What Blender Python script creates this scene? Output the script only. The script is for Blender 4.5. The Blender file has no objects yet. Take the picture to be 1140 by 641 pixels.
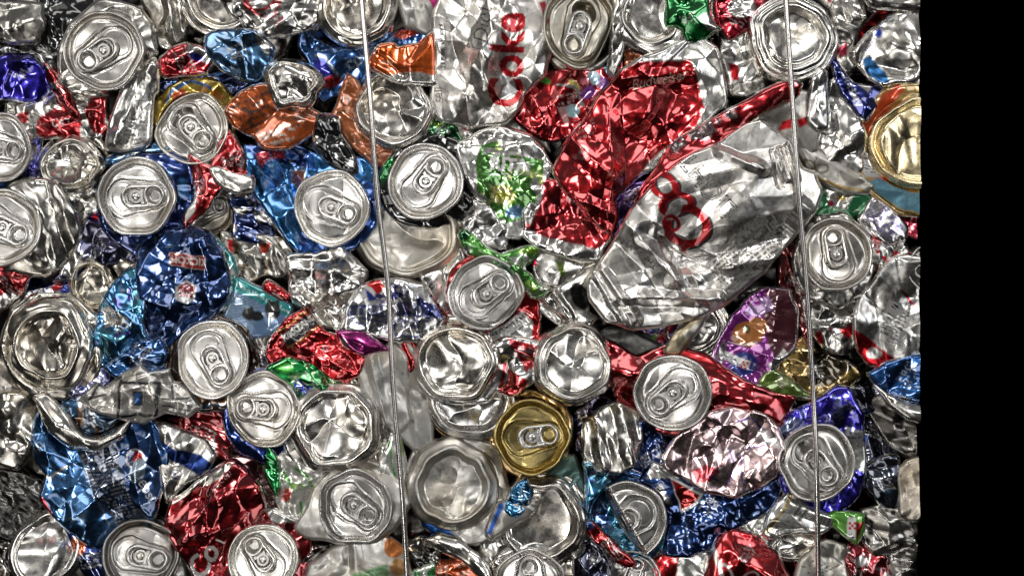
import bpy, bmesh, math, random
import numpy as np
from mathutils import Matrix, Vector

SC = bpy.context.scene
COL = SC.collection
S = 0.0006            # metres per photograph pixel
D = 2400.0            # camera distance in the same units
CX, CY = 570.0, 320.5
Z0 = 1.0              # height of the picture centre above the ground
SILVER = (0.70, 0.69, 0.675)

# ------------------------------------------------------------------ noise
_tab = {}
def T(seed):
    if seed not in _tab:
        _tab[seed] = np.random.RandomState(seed % 99991).rand(64, 64) * 2 - 1
    return _tab[seed]
def vn(x, y, lam, seed):
    t = T(seed); u = x / lam; v = y / lam
    i = np.floor(u).astype(int); j = np.floor(v).astype(int)
    a = u - i; b = v - j
    a = a * a * (3 - 2 * a); b = b * b * (3 - 2 * b)
    g = lambda p, q: t[p & 63, q & 63]
    return (g(i, j) * (1 - a) + g(i + 1, j) * a) * (1 - b) + (g(i, j + 1) * (1 - a) + g(i + 1, j + 1) * a) * b
def tri(x, y, lam, seed):
    t = T(seed); u = x / lam; v = y / lam
    s = (u + v) * 0.36602540378; u = u + s; v = v + s
    i = np.floor(u).astype(int); j = np.floor(v).astype(int)
    a = u - i; b = v - j
    g = lambda p, q: t[p & 63, q & 63]
    c0 = g(i, j); c2 = g(i + 1, j + 1)
    up = (1 - a) * c0 + (a - b) * g(i + 1, j) + b * c2
    dn = (1 - b) * c0 + (b - a) * g(i, j + 1) + a * c2
    return np.where(a > b, up, dn)
def crumple(x, y, seed, lam=34.0, ang=0.0, aniso=1.0, detail=1.0):
    """folded foil: soft swells cut by sharp folds, with finer facets only in some places; about -1..1"""
    lam = lam * 1.62
    c, s = math.cos(ang), math.sin(ang)
    u = (x * c + y * s) / aniso; v = -x * s + y * c
    wx = vn(u, v, lam * 1.3, seed + 1) * lam * .44 + vn(u, v, lam * .5, seed + 2) * lam * .07
    wy = vn(u, v, lam * 1.3, seed + 3) * lam * .44 + vn(u, v, lam * .5, seed + 4) * lam * .07
    c2, s2 = .8, .6
    p = (u * c2 - v * s2) + wy * .6; q = (u * s2 + v * c2) + wx * .6
    h = .12 * vn(p, q, lam, seed + 12) + 1.15 * tri(u + wx, v + wy, lam, seed + 5)
    n = vn(p, q, lam * .75, seed + 7)                                   # sharp crests and valleys
    h = h + .34 * (np.abs(n) - .3)
    m = np.clip(vn(u, v, lam * 1.5, seed + 9) * 1.8 + .45, 0, 1)
    if lam * .42 > 5: h = h + detail * (.07 + .30 * m) * tri(p, q, lam * .42, seed + 6)
    if lam * .22 > 4.5: h = h + detail * m * m * .11 * tri(p + wx, q - wy, lam * .22, seed + 8)
    return h * .72
def soft(x, y, seed, lam):
    """smooth dents with the odd crease"""
    wx = x + vn(x, y, lam, seed + 1) * lam * .4; wy = y + vn(x, y, lam, seed + 2) * lam * .4
    return .8 * vn(wx, wy, lam, seed + 3) + .5 * (np.abs(vn(wy, wx, lam * .8, seed + 4)) - .3) + .30 * tri(wx, wy, lam * 1.1, seed + 5) + .05 * vn(x, y, lam * .4, seed + 6)

# --------------------------------------------------------------- polygons
def chaikin(P, n=2):
    P = np.array(P, float)
    for _ in range(n):
        Q = np.roll(P, -1, 0)
        P = np.stack([P * .87 + Q * .13, P * .13 + Q * .87], 1).reshape(-1, 2)
    return P
def sdf_poly(x, y, P):
    """signed distance (negative inside) and nearest boundary point"""
    n = len(P); best = np.full(x.shape, 1e18); bx = np.zeros_like(x); by = np.zeros_like(y)
    inside = np.zeros(x.shape, bool)
    for k in range(n):
        ax, ay = P[k]; cx, cy = P[(k + 1) % n]
        ex, ey = cx - ax, cy - ay
        L = ex * ex + ey * ey + 1e-12
        t = np.clip(((x - ax) * ex + (y - ay) * ey) / L, 0, 1)
        px = ax + t * ex; py = ay + t * ey
        d = (x - px) ** 2 + (y - py) ** 2
        m = d < best
        best = np.where(m, d, best); bx = np.where(m, px, bx); by = np.where(m, py, by)
        cond = ((ay > y) != (cy > y))
        with np.errstate(divide='ignore', invalid='ignore'):
            xi = ex * (y - ay) / (ey if ey != 0 else 1e-12) + ax
        inside ^= cond & (x < xi)
    d = np.sqrt(best)
    return np.where(inside, -d, d), bx, by

# --------------------------------------------------------------- mesh from arrays
def link_mesh(name, V, F, mat, parent=None, cols=None, smooth=True):
    """V in px frame (x right, y down, h towards the viewer), local to the object"""
    W = np.stack([V[:, 0] * S, -V[:, 2] * S, -V[:, 1] * S], 1)
    me = bpy.data.meshes.new(name)
    nl = sum(len(f) * f.shape[1] for f in F)
    me.vertices.add(len(W)); me.vertices.foreach_set('co', W.astype(np.float32).ravel())
    me.loops.add(nl)
    li = np.concatenate([f.ravel() for f in F]).astype(np.int32)
    me.loops.foreach_set('vertex_index', li)
    npoly = sum(len(f) for f in F); me.polygons.add(npoly)
    tot = np.concatenate([np.full(len(f), f.shape[1]) for f in F]).astype(np.int32)
    st = np.concatenate([[0], np.cumsum(tot)[:-1]]).astype(np.int32)
    me.polygons.foreach_set('loop_start', st); me.polygons.foreach_set('loop_total', tot)
    me.polygons.foreach_set('use_smooth', np.full(npoly, smooth))
    me.update(calc_edges=True); me.validate()
    if cols is not None:
        a = me.color_attributes.new('Col', 'FLOAT_COLOR', 'POINT')
        a.data.foreach_set('color', cols.astype(np.float32).ravel())
    me.materials.append(mat)
    o = bpy.data.objects.new(name, me); COL.objects.link(o)
    if parent: o.parent = parent
    return o
def world_at(x, y, h):
    k = (D - h) / D
    return Vector(((x - CX) * k * S, -h * S, Z0 - (y - CY) * k * S))
def thing(name, label, cat, x, y, h, group=None, kind=None):
    o = bpy.data.objects.new(name, None); o.empty_display_size = .01
    COL.objects.link(o); o.location = world_at(x, y, h)
    o['label'] = label; o['category'] = cat
    if group: o['group'] = group
    if kind: o['kind'] = kind
    return o

def grid_mesh(sdf, bb, step):
    """quads covering sdf<0 with the outline snapped to the boundary"""
    xs = np.arange(bb[0] - step, bb[2] + step * 2, step); ys = np.arange(bb[1] - step, bb[3] + step * 2, step)
    X, Y = np.meshgrid(xs, ys); sh = X.shape
    d, bx, by = sdf(X, Y)
    ins = d < 0
    c = ins[:-1, :-1] | ins[1:, :-1] | ins[:-1, 1:] | ins[1:, 1:]
    X = np.where(ins, X, bx); Y = np.where(ins, Y, by)
    ids = np.arange(sh[0] * sh[1]).reshape(sh)
    q = np.stack([ids[:-1, :-1][c], ids[1:, :-1][c], ids[1:, 1:][c], ids[:-1, 1:][c]], 1)
    used, inv = np.unique(q, return_inverse=True); q = inv.reshape(q.shape)
    x = X.ravel()[used]; y = Y.ravel()[used]; dd = np.minimum(d.ravel()[used], 0)
    return x, y, -dd, q
def boundary(q):
    n = q.max() + 1
    e = np.concatenate([np.stack([q[:, k], q[:, (k + 1) % q.shape[1]]], 1) for k in range(q.shape[1])])
    key = np.minimum(e[:, 0], e[:, 1]).astype(np.int64) * n + np.maximum(e[:, 0], e[:, 1])
    _, ix, ct = np.unique(key, return_index=True, return_counts=True)
    return e[ix[ct == 1]]

# --------------------------------------------------------------- painting
_txt = {}
def text_tris(s, bold=0.0):
    k = (s, bold)
    if k not in _txt:
        cu = bpy.data.curves.new('tmp', 'FONT'); cu.body = s; cu.size = 1; cu.align_x = 'CENTER'; cu.align_y = 'CENTER'
        cu.offset = bold; cu.resolution_u = 3
        ob = bpy.data.objects.new('tmp', cu); COL.objects.link(ob)
        bpy.context.view_layer.update()
        me = bpy.data.meshes.new_from_object(ob.evaluated_get(bpy.context.evaluated_depsgraph_get()))
        me.calc_loop_triangles()
        v = np.array([w.co[:2] for w in me.vertices]); t = np.array([l.vertices[:] for l in me.loop_triangles])
        bpy.data.objects.remove(ob); bpy.data.meshes.remove(me); bpy.data.curves.remove(cu)
        _txt[k] = v[t]
    return _txt[k]
def rgba(c): return np.array(list(c[:3]) + [c[3] if len(c) > 3 else 1.0])
def local(x, y, cx, cy, rot):
    a = math.radians(rot); c, s = math.cos(a), math.sin(a)
    dx, dy = x - cx, -(y - cy)
    return dx * c + dy * s, -dx * s + dy * c       # u right, v up in the mark's own frame
def paint(x, y, base, ops, seed):
    C = np.tile(rgba(base), (len(x), 1))
    wx = x + vn(x, y, 9, seed + 31) * 1.2 + vn(x, y, 30, seed + 33) * 2.0
    wy = y + vn(x, y, 9, seed + 32) * 1.2 + vn(x, y, 30, seed + 34) * 2.0
    for op in ops:
        k = op[0]
        if k == 'poly':
            d, _, _ = sdf_poly(wx, wy, np.array(op[1], float)); a = np.clip(.5 - d / 1.4, 0, 1); c = op[2]
        elif k == 'ell':
            _, cx, cy, rx, ry, rot, c = op; u, v = local(wx, wy, cx, cy, rot)
            a = np.clip((1 - np.sqrt((u / rx) ** 2 + (v / ry) ** 2)) * min(rx, ry) / 1.2 + .5, 0, 1)
        elif k == 'ring':
            _, cx, cy, rx, ry, rot, w, c = op; u, v = local(wx, wy, cx, cy, rot)
            a = np.clip((w / 2 - np.abs(1 - np.sqrt((u / rx) ** 2 + (v / ry) ** 2)) * min(rx, ry)) / 1.0 + .5, 0, 1)
        elif k == 'line':
            _, pts, w, c = op; a = np.zeros(len(x))
            for (p, q) in zip(pts[:-1], pts[1:]):
                ex, ey = q[0] - p[0], q[1] - p[1]; L = ex * ex + ey * ey + 1e-9
                t = np.clip(((wx - p[0]) * ex + (wy - p[1]) * ey) / L, 0, 1)
                dd = np.hypot(wx - p[0] - t * ex, wy - p[1] - t * ey)
                a = np.maximum(a, np.clip((w / 2 - dd) / 1.0 + .5, 0, 1))
        elif k == 'text':
            _, s, cx, cy, size, rot, c = op[:7]; o = op[7] if len(op) > 7 else {}
            u, v = local(x + (wx - x) * .35, y + (wy - y) * .35, cx, cy, rot); u = u / (size * o.get('sx', 1)); v = v / size
            if o.get('mirror'): u = -u
            u = u - v * o.get('shear', 0) + 0
            v = v + o.get('arc', 0) * u * u
            a = np.zeros(len(x))
            idx = np.where((np.abs(u) < len(s) * .5) & (np.abs(v) < .9))[0]
            if len(idx):
                uu, vv = u[idx], v[idx]; hit = np.zeros(len(idx), bool)
                for t in text_tris(s, o.get('bold', 0)):
                    m = (uu >= t[:, 0].min()) & (uu <= t[:, 0].max()) & (vv >= t[:, 1].min()) & (vv <= t[:, 1].max())
                    if not m.any(): continue
                    j = np.where(m)[0]; a0, b0, c0 = t
                    def sg(p, q): return (uu[j] - q[0]) * (p[1] - q[1]) - (p[0] - q[0]) * (vv[j] - q[1])
                    d1, d2, d3 = sg(a0, b0), sg(b0, c0), sg(c0, a0)
                    hit[j] |= ~(((d1 < 0) | (d2 < 0) | (d3 < 0)) & ((d1 > 0) | (d2 > 0) | (d3 > 0)))
                a[idx] = hit
        elif k == 'print':                       # rows of marks too small to read
            _, pts, rot, pitch, c = op[:5]
            d, _, _ = sdf_poly(wx, wy, np.array(pts, float))
            u, v = local(wx, wy, pts[0][0], pts[0][1], rot)
            row = np.floor(v / pitch).astype(int); fr = v / pitch - row
            t = T(seed + 77); ci = np.floor(u / (pitch * .36)).astype(int)
            on = (t[row & 63, ci & 63] > -.35) & (fr > .25) & (fr < .8)
            wd = T(seed + 78)[row & 63, np.floor(u / (pitch * 2.6)).astype(int) & 63] > -.75
            a = (on & wd & (d < 0)) * .85
        elif k == 'bars':
            _, pts, rot, pitch, c = op
            d, _, _ = sdf_poly(wx, wy, np.array(pts, float))
            u, v = local(x, y, pts[0][0], pts[0][1], rot)
            a = ((T(seed + 5)[np.floor(u / pitch).astype(int) & 63, 3] > -.1) & (d < 0)) * .9
        elif k == 'stripes':
            _, pts, rot, pitch, duty, c = op
            d, _, _ = sdf_poly(wx, wy, np.array(pts, float))
            u, v = local(wx, wy, pts[0][0], pts[0][1], rot); fr = v / pitch - np.floor(v / pitch)
            a = ((fr < duty) & (d < 0)) * 1.0
        elif k == 'check':
            _, cx, cy, sz, rot, c1, c2 = op; u, v = local(x, y, cx, cy, rot)
            inn = (np.abs(u) < sz / 2) & (np.abs(v) < sz / 2)
            par = (np.floor(u / (sz / 3) + 1.5) + np.floor(v / (sz / 3) + 1.5)).astype(int) & 1
            C[inn] = np.where(par[inn][:, None] == 0, rgba(c1), rgba(c2)); continue
        elif k == 'splat':
            _, lam, thr, c = op[:4]; sd = op[4] if len(op) > 4 else 0
            n = vn(wx, wy, lam, seed + 50 + sd) + .4 * vn(wx, wy, lam * .4, seed + 51 + sd)
            a = np.clip((n - thr) * lam / 2.0, 0, 1)
            if len(op) > 5:
                d, _, _ = sdf_poly(wx, wy, np.array(op[5], float)); a = a * (d < 0)
        a = np.asarray(a, float)[:, None]
        cc = rgba(c); C = C * (1 - a) + cc * a
    return C

# --------------------------------------------------------------- crushed sheet / body
def sheet_mesh(name, poly, mat, parent, org, seed, base=SILVER, ops=(), amp=7.0, lam=34.0, ang=0, aniso=1.0,
               tilt=(0, 0), dome=3.0, roll=4.0, rw=4.5, depth=26.0, step=1.6, creases=(), dh=0.0, bare=1.3, rnd=1,
               rag=1.0, detail=1.0, hollow=0, folds=1.0, grow=3.5):
    P0 = np.array(poly, float); c0 = P0.mean(0); dv = P0 - c0; P0 = P0 + dv / (np.hypot(dv[:, 0], dv[:, 1])[:, None] + 1e-6) * grow
    P = chaikin(P0, rnd) if rnd else P0
    if aniso == 1.0: rs0 = np.random.RandomState(seed + 3); ang = rs0.uniform(0, 180); aniso = rs0.uniform(1.15, 1.9)
    if rag:
        P = np.concatenate([P[k] + (P[(k + 1) % len(P)] - P[k]) * f for k in range(len(P)) for f in (0, .5)]).reshape(-1, 2)
        P = P + np.stack([vn(P[:, 0], P[:, 1], 8, seed + 90) + 2.2 * vn(P[:, 0], P[:, 1], 21, seed + 92), vn(P[:, 0], P[:, 1], 8, seed + 91) + 2.2 * vn(P[:, 0], P[:, 1], 21, seed + 93)], 1) * rag
    bb = (P[:, 0].min(), P[:, 1].min(), P[:, 0].max(), P[:, 1].max())
    x, y, d, q = grid_mesh(lambda X, Y: sdf_poly(X, Y, P), bb, step)
    R = min(bb[2] - bb[0], bb[3] - bb[1]) / 2
    cf = (lambda *k: soft(x, y, seed, lam * 1.2)) if mat is M['base'] or mat is M['satin'] else (lambda *k: crumple(*k, detail=detail))
    h = dh + amp * cf(x, y, seed, lam, math.radians(-ang), aniso)
    rs = np.random.RandomState(seed)                      # long folds running across the sheet
    ext = min(bb[2] - bb[0], bb[3] - bb[1]); nf = int(folds * (2 + (bb[2] - bb[0]) * (bb[3] - bb[1]) / 2600)) if ext > 20 else 0
    wob = vn(x, y, 17, seed + 72) * 2.6
    for k in range(nf):
        i0, i1 = rs.randint(len(x), size=2); ex, ey = x[i1] - x[i0], y[i1] - y[i0]; L = ex * ex + ey * ey + 1e-6
        t = np.clip(((x - x[i0]) * ex + (y - y[i0]) * ey) / L, 0, 1)
        dd = np.abs(np.hypot(x - x[i0] - t * ex, y - y[i0] - t * ey) + wob); w = rs.uniform(.10, .26) * ext
        h = h + rs.choice([-1, 1]) * rs.uniform(.45, 1.0) * min(amp, w * .6) * np.clip(1 - dd / w, 0, 1) * (1 - .6 * t)
    h = h + dome * (1 - (1 - np.clip(d / R, 0, 1)) ** 2)
    h = h - roll * (1 - np.clip(d / rw, 0, 1)) ** 2.2
    mx, my = P[:, 0].mean(), P[:, 1].mean()
    h = h + tilt[0] * (x - mx) + tilt[1] * (y - my)
    for cr in creases:
        p0, p1, ht, w = cr[:4]
        ex, ey = p1[0] - p0[0], p1[1] - p0[1]; L = ex * ex + ey * ey
        wob = vn(x, y, 14, seed + 71) * 2.0
        t = np.clip(((x - p0[0]) * ex + (y - p0[1]) * ey) / L, 0, 1)
        dd = np.abs(np.hypot(x - p0[0] - t * ex, y - p0[1] - t * ey) + wob)
        h = h + ht * np.clip(1 - dd / w, 0, 1)
    if hollow:
        rr_ = np.hypot(x - org[0], y - org[1]) / hollow
        h = h - 30 * sstep(1.0, .8, rr_)
    C = paint(x, y, base, ops, seed)
    if bare:
        e = np.clip((bare + vn(x, y, 7, seed + 41) * 1.3 - d) / 1.0, 0, 1)[:, None]
        C = C * (1 - e) + np.array([.8, .79, .77, 1]) * e
    n0 = len(x)
    be = boundary(q); bv, inv = np.unique(be, return_inverse=True); be = inv.reshape(be.shape); nb = len(bv)
    V = [np.stack([x - org[0], y - org[1], h], 1)]
    # back of the sheet folds under: two rings
    sx, sy, shh = x[bv], y[bv], h[bv]
    dx, dy = mx - sx, my - sy; L = np.hypot(dx, dy) + 1e-6; dx /= L; dy /= L
    V.append(np.stack([sx - org[0], sy - org[1], shh], 1))
    V.append(np.stack([sx - org[0] + dx * 1.5, sy - org[1] + dy * 1.5, shh - depth * .35], 1))
    V.append(np.stack([sx - org[0] + dx * 6, sy - org[1] + dy * 6, shh - depth], 1))
    F = [q]
    for r in range(2):
        a = n0 + r * nb; b = n0 + (r + 1) * nb
        F.append(np.stack([a + be[:, 1], a + be[:, 0], b + be[:, 0], b + be[:, 1]], 1))
    cb = np.tile(np.array([.45, .44, .43, 1.]), (nb, 1)); cb[:, :3] *= 1
    C = np.concatenate([C, C[bv], cb, cb])
    return link_mesh(name, np.concatenate(V), F, mat, parent, C)

# --------------------------------------------------------------- polar height fields (lids and bases)
def bend_pts(x, y, h, bends, R):
    for (ang, off, deg) in bends:             # fold everything past a chord backwards
        a = math.radians(ang); nx, ny = math.cos(a), -math.sin(a)
        d = x * nx + y * ny - off * R
        w = .10 * R
        s = np.where(d > w, d, np.where(d > -w, (d + w) ** 2 / (4 * w), 0))
        t = math.radians(deg); s2 = s
        x = x - nx * s2 * (1 - math.cos(t)); y = y - ny * s2 * (1 - math.cos(t)); h = h - s2 * math.sin(t)
    return x, y, h
LIDP = [(0, 0), (.76, 0), (.795, -.004), (.815, -.03), (.832, -.10), (.85, -.145), (.868, -.15), (.884, -.12), (.898, -.03),
        (.912, .05), (.926, .088), (.945, .105), (.968, .105), (.986, .09), (.997, .055), (1.0, -.01), (.985, -.08), (.955, -.12)]
def rings_for(prof, fine):
    rr = []
    for (a, b) in zip(prof[:-1], prof[1:]):
        n = max(1, int(abs(b[0] - a[0]) / fine)); rr += [(a[0] + (b[0] - a[0]) * k / n, a[1] + (b[1] - a[1]) * k / n) for k in range(n)]
    return rr + [prof[-1]]
def shape_radial(x, y, sx, sy, rot, seed, wob, R):
    th = np.arctan2(y, x)
    f = 1 + wob * (vn(np.cos(th) * 2.2 + 9, np.sin(th) * 2.2 + 9, 1.0, seed + 11))
    x, y = x * f, y * f
    a = math.radians(-rot); c, s = math.cos(a), math.sin(a)
    u = (x * c + y * s) * sx; v = (-x * s + y * c) * sy
    return u * c - v * s, u * s + v * c
def polar(prof, R, na, fine):
    rr = rings_for(prof, fine); rr = rr[1:]
    r = np.array([p[0] for p in rr]); hh = np.array([p[1] for p in rr]); nr = len(r)
    th = np.linspace(0, 2 * np.pi, na, endpoint=False)
    Rg, Th = np.meshgrid(r, th, indexing='ij')
    Hg = np.repeat(hh[:, None], na, 1)
    x = np.concatenate([[0], (Rg * np.cos(Th)).ravel()]) * R; y = np.concatenate([[0], (Rg * np.sin(Th)).ravel()]) * R
    h = np.concatenate([[prof[0][1]], Hg.ravel()]) * R
    i = 1 + np.arange(nr - 1)[:, None] * na + np.arange(na)[None]; j = 1 + np.arange(nr - 1)[:, None] * na + (np.arange(na)[None] + 1) % na
    q = np.stack([i, i + na, j + na, j], -1).reshape(-1, 4)[:, ::-1]
    t = np.stack([np.zeros(na, int), 1 + np.arange(na), 1 + (np.arange(na) + 1) % na], 1)[:, ::-1]
    return x, y, h, [q, t], np.concatenate([[0], Rg.ravel()])
def ucapsule(u, v, u0, r0, u1, r1):
    """distance to the hull of two circles on the u axis (approximate)"""
    L = u1 - u0; t = np.clip((u - u0) / L, 0, 1)
    k = (r0 - r1) / L
    t = np.clip((u - u0 + np.abs(v) * k) / L, 0, 1)
    return np.hypot(u - u0 - t * L, v) - (r0 + (r1 - r0) * t)
def sstep(a, b, x):
    t = np.clip((x - a) / (b - a), 0, 1); return t * t * (3 - 2 * t)
def tab_meshes():
    def sd(X, Y):
        def f(X, Y):
            u, v = X, Y
            w = .215 - .02 * np.clip(u, 0, 1)
            outer = ucapsule(u, v, -.06, .265, .36, .25)
            hole = np.hypot((u - .38) / .95, v / 1.1) - .145
            hole2 = np.abs(np.hypot(u + .0, v) - .165) - .026
            hole2 = np.maximum(hole2, u - .10)
            return np.maximum(np.maximum(outer, -hole), -hole2)
        d = f(X, Y); e = 1e-3
        gx = (f(X + e, Y) - f(X - e, Y)) / (2 * e); gy = (f(X, Y + e) - f(X, Y - e)) / (2 * e)
        L = np.hypot(gx, gy) + 1e-9
        return d, X - gx / L * d, Y - gy / L * d
    x, y, d, q = grid_mesh(sd, (-.38, -.29, .74, .29), .0125)
    outer = -ucapsule(x, y, -.06, .265, .36, .25); hole = np.hypot((x - .38) / .95, y / 1.1) - .145
    e = np.minimum(outer, hole)
    bead = np.sqrt(np.clip(1 - (1 - np.clip(e / .055, 0, 2)) ** 2, 0, 1)) * .065
    h = .075 + np.where(e < .10, np.maximum(bead, .012), .012)
    be = boundary(q); bv, inv = np.unique(be, return_inverse=True); be = inv.reshape(be.shape); n0 = len(x); nb = len(bv)
    V = np.concatenate([np.stack([x, y, h], 1), np.stack([x[bv], y[bv], h[bv]], 1), np.stack([x[bv], y[bv], h[bv] - .07], 1)])
    F = [q, np.stack([n0 + be[:, 1], n0 + be[:, 0], n0 + nb + be[:, 0], n0 + nb + be[:, 1]], 1)]
    return V, F
_TAB = tab_meshes()

def lid_part(parent, R, seed, mat, tab=0, sx=1, sy=1, rot=0, bends=(), dent=.012, wob=.03, opened=False, tabmat=None, notab=False,
             lift=0, colr=SILVER, name='lid', flap=0.0, tilt=(0, 0)):
    x, y, h, F, rr = polar(LIDP, R, 168, .018)
    a = math.radians(tab); u = (x * math.cos(a) - y * math.sin(a)) / R; v = (-x * math.sin(a) - y * math.cos(a)) / R
    # debossed teardrop panel: wide round the mouth (behind the nose of the tab), narrow under its finger end
    d = ucapsule(u, v, -.26, .48, .44, .36)
    h = h - R * .050 * sstep(.015, -.03, d) + R * .012 * np.exp(-((d - .03) / .022) ** 2)
    m = np.hypot((u + .36) / 1.0, v / 1.22) - .27              # score of the mouth
    if opened:
        k = sstep(.01, -.03, m)
        h = h - k * R * (.08 + .75 * np.clip(-(u + .08), 0, 1))
    else:
        h = h - R * .006 * np.exp(-(m / .014) ** 2)
    fin = np.hypot(u - .46, v) - .18
    h = h - R * .09 * sstep(.05, -.06, fin) - R * .05 * np.exp(-((np.hypot(u, v) - .205) / .045) ** 2)                    # finger well
    h = h + R * .018 * np.exp(-((np.hypot(u, v)) / .10) ** 2)
    msk = sstep(.84, .70, rr)
    h = h + R * dent * (1.9 * vn(x + 500, y + 500, R * 1.25, seed) + .8 * np.abs(vn(x + 900, y + 300, R * 1.1, seed + 2)) + .3 * vn(x, y, R * .5, seed + 4)) * (msk * .9 + .3) * 1.5
    x, y = shape_radial(x, y, sx, sy, rot, seed, wob, R)
    h = h + tilt[0] * x + tilt[1] * y
    x, y, h = bend_pts(x, y, h, bends, R)
    C = np.tile(rgba(colr), (len(x), 1))
    lid = link_mesh(name, np.stack([x, y, h + lift], 1), F, mat, parent, C)
    if not notab:
        V, TF = _TAB
        R_ = R * 1.20; vx, vy, vh = V[:, 0] * R_, V[:, 1] * R_, V[:, 2] * R_
        px = vx * math.cos(a) - vy * math.sin(a) * -1; py = -vx * math.sin(a) + vy * math.cos(a)
        px = vx * math.cos(a) + vy * math.sin(a); py = -vx * math.sin(a) + vy * math.cos(a)
        px, py = shape_radial(px, py, sx, sy, rot, seed, 0, R)
        hh = vh - R * .03 + lift + tilt[0] * px + tilt[1] * py + flap * np.clip(V[:, 0], -.1, 1) * R
        px, py, hh = bend_pts(px, py, hh, bends, R)
        tb = link_mesh('pull_tab', np.stack([px, py, hh], 1), TF, tabmat or mat, parent, np.tile(rgba(colr if tabmat is None else SILVER), (len(px), 1)))
        prof = [(0, .115), (.06, .112), (.09, .09), (.10, .065), (.125, .055), (.14, .0)]
        x2, y2, h2, F2, _ = polar(prof, R * 1.15, 32, .03)
        h2 = h2 + lift + tilt[0] * x2 + tilt[1] * y2
        x2, y2, h2 = bend_pts(x2, y2, h2, bends, R)
        link_mesh('rivet', np.stack([x2, y2, h2], 1), F2, mat, tb, np.tile(rgba(SILVER), (len(x2), 1)))
    return lid
def neck_part(parent, R, seed, mat, base=SILVER, sx=1, sy=1, rot=0, bends=(), wob=.03, lift=0, flare=1.07, name='neck', tilt=(0, 0), amp=.05, length=.75):
    prof = [(.93, -.10), (.95, -.16), (.97, -.30), (.97 + (flare - .97) * .5, -.48), (flare, -.66), (flare + .01, -length - .1)]
    rr = rings_for(prof, .03); na = 96
    r = np.array([p[0] for p in rr]); hh = np.array([p[1] for p in rr]); th = np.linspace(0, 2 * np.pi, na, endpoint=False)
    Rg, Th = np.meshgrid(r, th, indexing='ij')
    x = (Rg * np.cos(Th) * R).ravel(); y = (Rg * np.sin(Th) * R).ravel(); h = (np.repeat(hh[:, None], na, 1) * R).ravel()
    k = np.clip((Rg.ravel() - 1.0) / .12, 0, 1) * R
    x = x + amp * k * crumple(x + 300, y + h + 300, seed + 3, R * .5); y = y + amp * k * crumple(x + 700, y + h + 700, seed + 4, R * .5)
    h = h + amp * 1.2 * k * crumple(x + 900, y + 900, seed + 5, R * .45)
    nr = len(r); i = np.arange(nr - 1)[:, None] * na + np.arange(na)[None]; j = np.arange(nr - 1)[:, None] * na + (np.arange(na)[None] + 1) % na
    q = np.stack([i, i + na, j + na, j], -1).reshape(-1, 4)[:, ::-1]
    x, y = shape_radial(x, y, sx, sy, rot, seed, wob, R); h = h + tilt[0] * x + tilt[1] * y
    x, y, h = bend_pts(x, y, h, bends, R)
    C = np.tile(rgba(base), (len(x), 1)); C[:na * 2] = rgba(SILVER)
    return link_mesh(name, np.stack([x, y, h + lift], 1), [q], mat, parent, C)
def base_part(parent, R, seed, mat, sx=1, sy=1, rot=0, bends=(), ring=.70, dent=.14, lam=.55, wob=.05, lift=0, depth=.26, colr=SILVER,
              tilt=(0, 0), shoulder=.38, star=0, rings=0, name='base', dirty=0):
    prof = [(0, -depth), (ring - .10, -depth * .72), (ring - .035, -.10), (ring - .015, -.03), (ring + .02, .0), (ring + .055, -.012), (ring + .09, -.06),
            (ring + (1 - ring) * .5, -.09), (ring + (1 - ring) * .75, -.13), (.955, -.19), (.985, -.26), (1.0, -shoulder), (.985, -shoulder - .2), (.96, -shoulder - .45)]
    x, y, h, F, rr = polar(prof, R, 180, .018)
    ins = sstep(ring - .02, ring - .14, rr); out = sstep(ring + .03, ring + .2, rr)
    th = np.arctan2(y, x)
    h = h + R * dent * ins * soft(x + 400, y + 400, seed, R * lam) * 1.7
    if star:                                                     # dome buckled into a star of creases
        ph = (seed % 7) * .9
        ox = R * .16 * math.cos(seed); oy = R * .16 * math.sin(seed * 1.7); r2 = np.hypot(x - ox, y - oy) / R
        t2 = np.arctan2(y - oy, x - ox) + .9 * vn(x + 60, y + 60, R * .55, seed + 61)
        h = h + R * .20 * ins * (np.abs(((t2 + ph) * star / (2 * np.pi)) % 1 - .5) * 2 - .5) * np.clip(r2 / ring, 0, 1) ** .8
    if rings:
        h = h + R * .022 * np.sin(rr * 2 * np.pi * 9) * out
    h = h + R * dent * .40 * out * soft(x + 800, y + 800, seed + 7, R * .5)
    h = h + R * dent * .25 * soft(x + 100, y + 100, seed + 17, R * 1.1)
    x, y = shape_radial(x, y, sx, sy, rot, seed, wob, R); h = h + tilt[0] * x + tilt[1] * y
    x, y, h = bend_pts(x, y, h, bends, R)
    C = np.tile(rgba(colr), (len(x), 1))
    return link_mesh(name, np.stack([x, y, h + lift], 1), F, mat, parent, C)

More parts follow.
